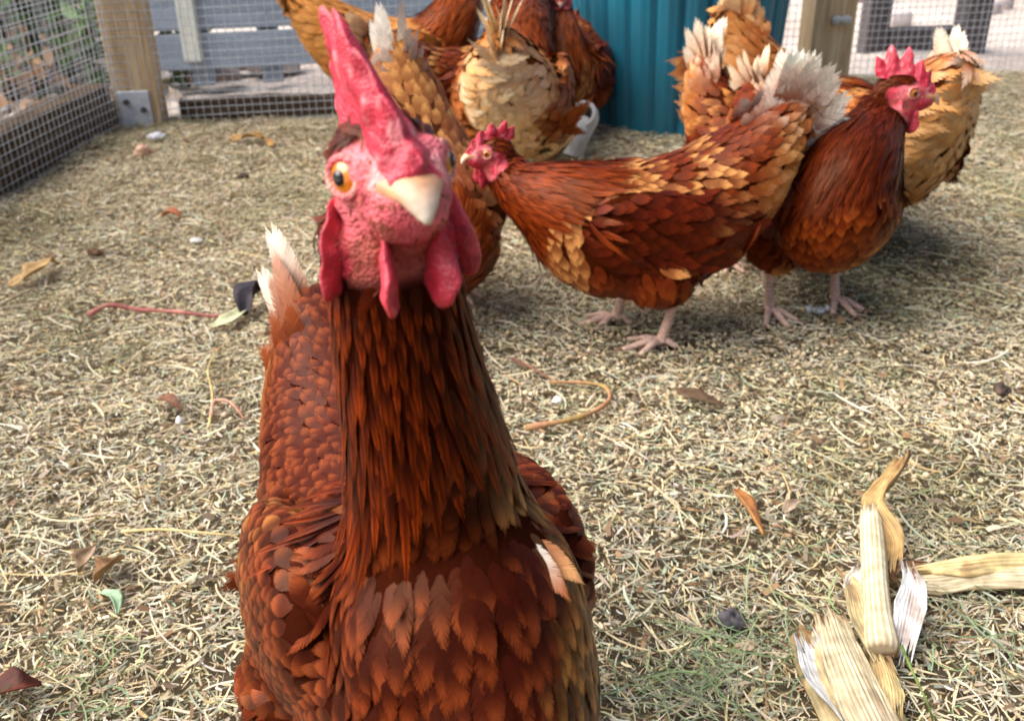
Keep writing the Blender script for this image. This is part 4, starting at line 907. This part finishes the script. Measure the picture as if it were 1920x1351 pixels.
leaf('dry_leaf', 'grey oval scrap of leaf on the litter right of the front hen', 'leaf', [(1470, 960), (1485, 945, .004), (1502, 936)], .014, lin(170, 150, 128), lin(136, 112, 92), fold=.2)
stem('vine_stem', 'hooked olive stem curling on the pale crumbs right of the front hen', 'stem', [(985, 802), (1060, 788, .003), (1112, 772, .004), (1143, 748, .005), (1132, 724, .005), (1090, 717, .003), (1030, 716)], .0032, lin(150, 128, 72), lin(176, 128, 92))
stem('vine_stem', 'pinkish stringy root stretched out left of the front hen', 'stem', [(165, 590), (205, 572, .006), (260, 580), (330, 584, .002), (400, 592), (462, 588)], .0034, lin(186, 122, 108), lin(150, 84, 76))
stem('vine_stem', 'thin pale pink root curving towards the back of the front hen', 'stem', [(396, 780), (402, 752, .004), (428, 752, .006), (446, 768, .004), (458, 786)], .0022, lin(198, 154, 128), lin(170, 120, 98))
stem('straw_stem', 'long straight straw lying left of the wing of the front hen', 'straw', [(228, 996), (300, 992, .004), (380, 998, .004), (446, 1004)], .0014, lin(226, 206, 150), lin(206, 180, 118))
stem('straw_stem', 'looping yellow straw beside the front hen at left', 'straw', [(392, 800), (398, 740, .004), (390, 690, .004), (412, 650)], .0013, lin(216, 190, 128), lin(190, 160, 100))
stem('straw_stem', 'green grass stalk leaning across the foot of the corn husk', 'grass stalk', [(1690, 1210, .03), (1712, 1260, .03), (1740, 1320, .02), (1752, 1362)], .0011, lin(120, 140, 74), lin(90, 112, 52))
stem('twig', 'thin reddish twig below the hooked stem right of the front hen', 'twig', [(960, 672), (1000, 690, .004), (1040, 716)], .0018, lin(146, 98, 82), lin(116, 74, 60))
stem('twig', 'grey straight twig near the left edge of the litter', 'twig', [(-10, 575), (30, 556, .004), (66, 540)], .0026, lin(186, 170, 140), lin(150, 132, 104))
lump('dropping', 'dark grey crusty dropping left of the corn husk', 'dropping', 1372, 1168, (.013, .011, .010), lin(92, 86, 88), lin(52, 48, 50), seed=1)
lump('dropping', 'small dark dropping on the straw left of the comb of the front hen', 'dropping', 455, 332, (.013, .009, .006), lin(84, 66, 52), lin(50, 40, 34), seed=2)
lump('dropping', 'dark brown lump in the litter near the right edge', 'dropping', 1880, 732, (.010, .009, .007), lin(92, 74, 62), lin(56, 46, 40), seed=3)
lump('dropping', 'rounded brown lump near the yellowish leaf at left', 'dropping', 178, 476, (.012, .010, .007), lin(110, 78, 52), lin(74, 52, 36), seed=4)
lump('pebble', 'white pebble by the end of the hooked stem', 'pebble', 1045, 752, (.0062, .0055, .005), lin(236, 234, 226), lin(206, 200, 190), seed=5)
lump('pebble', 'pale flat wood chip in the litter below the dark dropping', 'wood chip', 1400, 1212, (.0075, .005, .002), lin(222, 196, 166), lin(186, 156, 126), seed=6)
for i, (a, b_, q) in enumerate(((1518, 580, .0065), (1534, 584, .0085), (1550, 580, .006))):
    lump('pebble', 'white pebble in the cluster by the foot of the dark hen', 'pebble', a, b_, (q, q*.9, q*.8), lin(214, 214, 212), lin(140, 140, 140), 'white pebbles by the foot', seed=7+i)
lump('pebble', 'white pebble lying below the bracket of the corner post', 'pebble', 292, 258, (.020, .013, .010), lin(226, 226, 230), lin(190, 190, 196), seed=11)
lump('pebble', 'peach coloured stone in pale straw below the corner post', 'stone', 268, 287, (.020, .015, .016), lin(226, 186, 158), lin(206, 164, 136), seed=12)
lump('pebble', 'small white chip on the litter left of the front hen tail', 'chip', 368, 452, (.010, .007, .005), lin(232, 228, 220), lin(200, 196, 186), seed=13)
lump('pebble', 'small white bead on the brown litter at left centre', 'bead', 337, 790, (.0045, .0045, .0045), lin(232, 228, 220), lin(206, 200, 190), seed=14)

# ------------------------------------------------------------------ outside the run
def plank_wall():
    a = np.array((-1.12, 2.85, 0)); b = np.array((-.05, 3.02, 0)); d = nrm(b-a); L = np.linalg.norm(b-a); n_ = np.array((d[1], -d[0], 0)); ax = np.array((d, n_, (0, 0, 1.)))
    r = empty('slatted_screen', a+d*L/2, 0); tag(r, 'weathered blue grey slatted timber screen beyond the back mesh', 'screen'); o = a+d*L/2
    m = MB()
    for j in range(8):
        rng = np.random.RandomState(j); m.add(*box(np.array((0, 0, .10+j*.105))+n_*rng.normal(0, .003), (L, .02, .098+rng.uniform(-.006, .003)), ax))
    bevel(m.build('boards', M_SLATE, r, False), .003)
    for k in range(6):
        m = MB(); m.add(*box(d*(-L/2+.05+k*(L-.1)/5)-n_*.035+np.array((0, 0, .45)), (.06, .045, .9), ax)); bevel(m.build('upright', M_SLATE, r, False), .003)
plank_wall()
def rough_block(name, label, cat, c, s, yaw, mt, seed, group=None):
    v, f = ball((0, 0, 0), (1, 1, 1), nu=24, nv=16); p = np.abs(v)**.45*np.sign(v)*np.array(s)/2
    rng = np.random.RandomState(seed); p = p*(1+.07*noise3(p+seed, 2.2/min(s), 0)+.03*noise3(p+seed, 6/min(s), 1))[:, None]
    cy, sy = math.cos(yaw), math.sin(yaw); p = np.stack([p[:, 0]*cy-p[:, 1]*sy, p[:, 0]*sy+p[:, 1]*cy, p[:, 2]], -1)
    m = MB(); m.add(p+np.array(c)+np.array((0, 0, s[2]*.42)), f); o = m.build(name, mt); tag(o, label, cat, group); return o
M_PALE = mat('painted_post', col=(.70, .72, .66), rough=.6, noise=(25, (.5, .52, .46), 5, (4, 4, .5)), bump=('n', 50, .3, .002))
M_BRICK = mat('old_paver', col=(.36, .27, .23), rough=.9, noise=(14, (.22, .17, .15), 6), bump=('n', 60, .7, .006))
p0 = P(358, 60, 2.75); r = empty('white_stake', (p0[0], p0[1], 0)); tag(r, 'whitish painted stake standing behind the mesh right of the corner post', 'stake')
m = MB(); m.add(*box((0, 0, .55), (.05, .05, .95))); bevel(m.build('shaft', M_PALE, r, False), .004); m = MB(); m.add(*box((0, 0, 1.035), (.058, .058, .02))); bevel(m.build('cap', M_PALE, r, False), .004)
for i, (px, py, sx, sy, sz, mt, lb) in enumerate(((440, 128, .20, .10, .04, M_BRICK, 'low brown paver lying behind the mesh right of the corner post'), (515, 132, .17, .12, .07, M_ROCK, 'pale broken slab on the ground in front of the blue grey screen'), (402, 152, .16, .09, .035, M_BRICK, 'dark paver beside the weeds behind the corner post'))):
    g = G(px, py); rough_block('paver', lb, 'paver', (g[0], g[1], 0), (sx, sy, sz), .1*i, mt, 20+i)
# right side: dark timber frame, rubble
def frame_():
    g = G(1722, 104); r = empty('dark_frame', (g[0], g[1], 0), fang); tag(r, 'dark upright timber frame among pale rubble beyond the right mesh', 'timber frame')
    for nm, c, s in (('upright', (-.16, 0, .45), (.07, .06, .9)), ('upright', (.16, .0, .45), (.085, .07, .9)), ('rail', (-.002, .002, .05), (.232, .05, .07)), ('rail', (-.002, .002, .26), (.232, .035, .05)), ('rail', (-.002, .002, .44), (.232, .03, .05))):
        m = MB(); m.add(*box(c, s)); bevel(m.build(nm, M_DARKWOOD, r, False), .004)
frame_()
rng = np.random.RandomState(77); RK = []
for i in range(46):
    px = rng.uniform(1590, 2150); py = rng.uniform(-70, 92); g = G(px, py)
    if any(np.hypot(g[0]-q[0], g[1]-q[1]) < .14 for q in RK) or abs(px-1722) < 95 and 60 < py: continue
    RK.append(g); sz = rng.uniform(.07, .17)
    m_ = [M_ROCK, M_ROCK, M_BRICK][rng.randint(3)]
    rough_block('rock', 'pale or brown rubble stone scattered on the bright ground beyond the right mesh', 'rock', (g[0], g[1], 0), (sz*1.2, sz, sz*.62), rng.uniform(0, 3), m_, 100+i, 'rubble beyond the right mesh')
def rubbish(): pass
# plants beyond the left mesh
def shrub(name, label, c, h, rad, n, leafc, dryc, dry, seed, ls=.05, group=None):
    rng = np.random.RandomState(seed); r = empty(name, (c[0], c[1], 0)); tag(r, label, 'shrub', group)
    st = MB(); ends = []
    for i in range(9):
        a = rng.uniform(0, 6.28); rr = rad*rng.uniform(.3, 1); top = np.array((rr*math.cos(a), rr*math.sin(a), h*rng.uniform(.6, 1)))
        p = catmull([(0, 0, -.02), top*np.array((.25, .25, .45)), top], 10); v, f = tube(p, np.linspace(.006, .0018, 10), 6); st.add(v, f, lin(120, 84, 56)); ends.append(p)
    st.build('stems', M_BIT, r)
    lf = MB(); t = np.linspace(0, 1, 6)
    for i in range(n):
        p = ends[rng.randint(9)]; q = p[rng.randint(2, 10)]+rng.normal(0, rad*.30, 3)*np.array((1, 1, .6)); q[2] = max(.015, q[2])
        d = nrm(rng.normal(size=3)+np.array((0, 0, -.35))); L = ls*rng.uniform(.6, 1.4); sd_ = nrm(np.cross(d, rng.normal(size=3))); nn = np.cross(sd_, d)
        w_ = L*.28*np.sin(np.pi*np.clip(t, .03, .97)**.8); ctr = q+d*(t*L)[:, None]-nn*(.22*L*t**2)[:, None]
        V = np.concatenate([ctr-sd_*w_[:, None]+nn*(w_*.35)[:, None], ctr, ctr+sd_*w_[:, None]+nn*(w_*.35)[:, None]])
        f = [(k, k+1, 7+k, 6+k) for k in range(5)]+[(6+k, 7+k, 13+k, 12+k) for k in range(5)]
        cc = np.array(dryc if rng.uniform() < dry else leafc)*rng.uniform(.55, 1.5); lf.add(V, f, np.clip(cc, 0, .9))
    lf.build('foliage', M_LEAF, r)
GRN, DRY = (.17, .36, .08), (.56, .34, .16)
shrub('shrub', 'bright green leafy shrub with some dry leaves behind the left mesh near the post', G(132, 150), .42, .22, 620, GRN, DRY, .22, 1, .06)
shrub('shrub', 'half dried shrub with orange brown leaves at the far left behind the mesh', G(20, 165), .48, .24, 560, (.16, .30, .09), DRY, .5, 2, .065)
shrub('shrub', 'taller dark green shrub behind the other plants left of the corner post', G(80, 110), .75, .28, 520, (.09, .2, .07), (.4, .24, .1), .2, 3, .07)
shrub('shrub', 'low weed with thin leaves between the corner post and the pavers', G(352, 150), .22, .10, 120, (.13, .22, .07), DRY, .2, 4, .045)
shrub('shrub', 'low straggly plant with rusty leaves at the foot of the left mesh', G(40, 190), .16, .16, 260, (.14, .20, .06), (.52, .29, .13), .72, 5, .045)
# grey blue boards closing the view behind the plants
a = np.array((-3.0, 1.6, 0)); b_ = np.array((-1.85, 3.1, 0)); d = nrm(b_-a); L = np.linalg.norm(b_-a); n_ = np.array((d[1], -d[0], 0)); ax = np.array((d, n_, (0, 0, 1.)))
r = empty('board_fence', (a+b_)/2, 0); tag(r, 'dark blue grey board fence behind the shrubs on the left', 'fence')
m = MB()
for j in range(9): m.add(*box((0, 0, .08+j*.125), (L, .022, .112), ax))
bevel(m.build('boards', M_SLATE, r, False), .003)
for k in range(3):
    m = MB(); m.add(*box(d*(-L/2+.1+k*(L-.2)/2)-n_*.045+np.array((0, 0, .58)), (.08, .06, 1.16), ax)); bevel(m.build('post', M_SLATE, r, False), .004)
# dry leaf litter outside, left of the edging
rng = np.random.RandomState(9); n = 1500; x = rng.uniform(-2.0, -.7, n); y = rng.uniform(1.1, 2.9, n); k = x < left_x(y)-.05; x, y = x[k], y[k]; n = len(x)
c = np.array([(.50, .30, .16), (.62, .48, .36), (.36, .22, .12), (.58, .50, .42)])[rng.randint(4, size=n)]*rng.uniform(.7, 1.2, (n, 1))
V, Q, cc = strips(rng, x, y, bump_z(x, y)*1.3+.012, rng.uniform(.03, .07, n), rng.uniform(.012, .03, n), c, .4, .4, 4)
o = fastmesh('fallen_leaves', V, Q, cc, M_LITTER, smoothf=False); tag(o, 'dry fallen leaves covering the ground outside the left edging', 'leaves', kind='stuff')
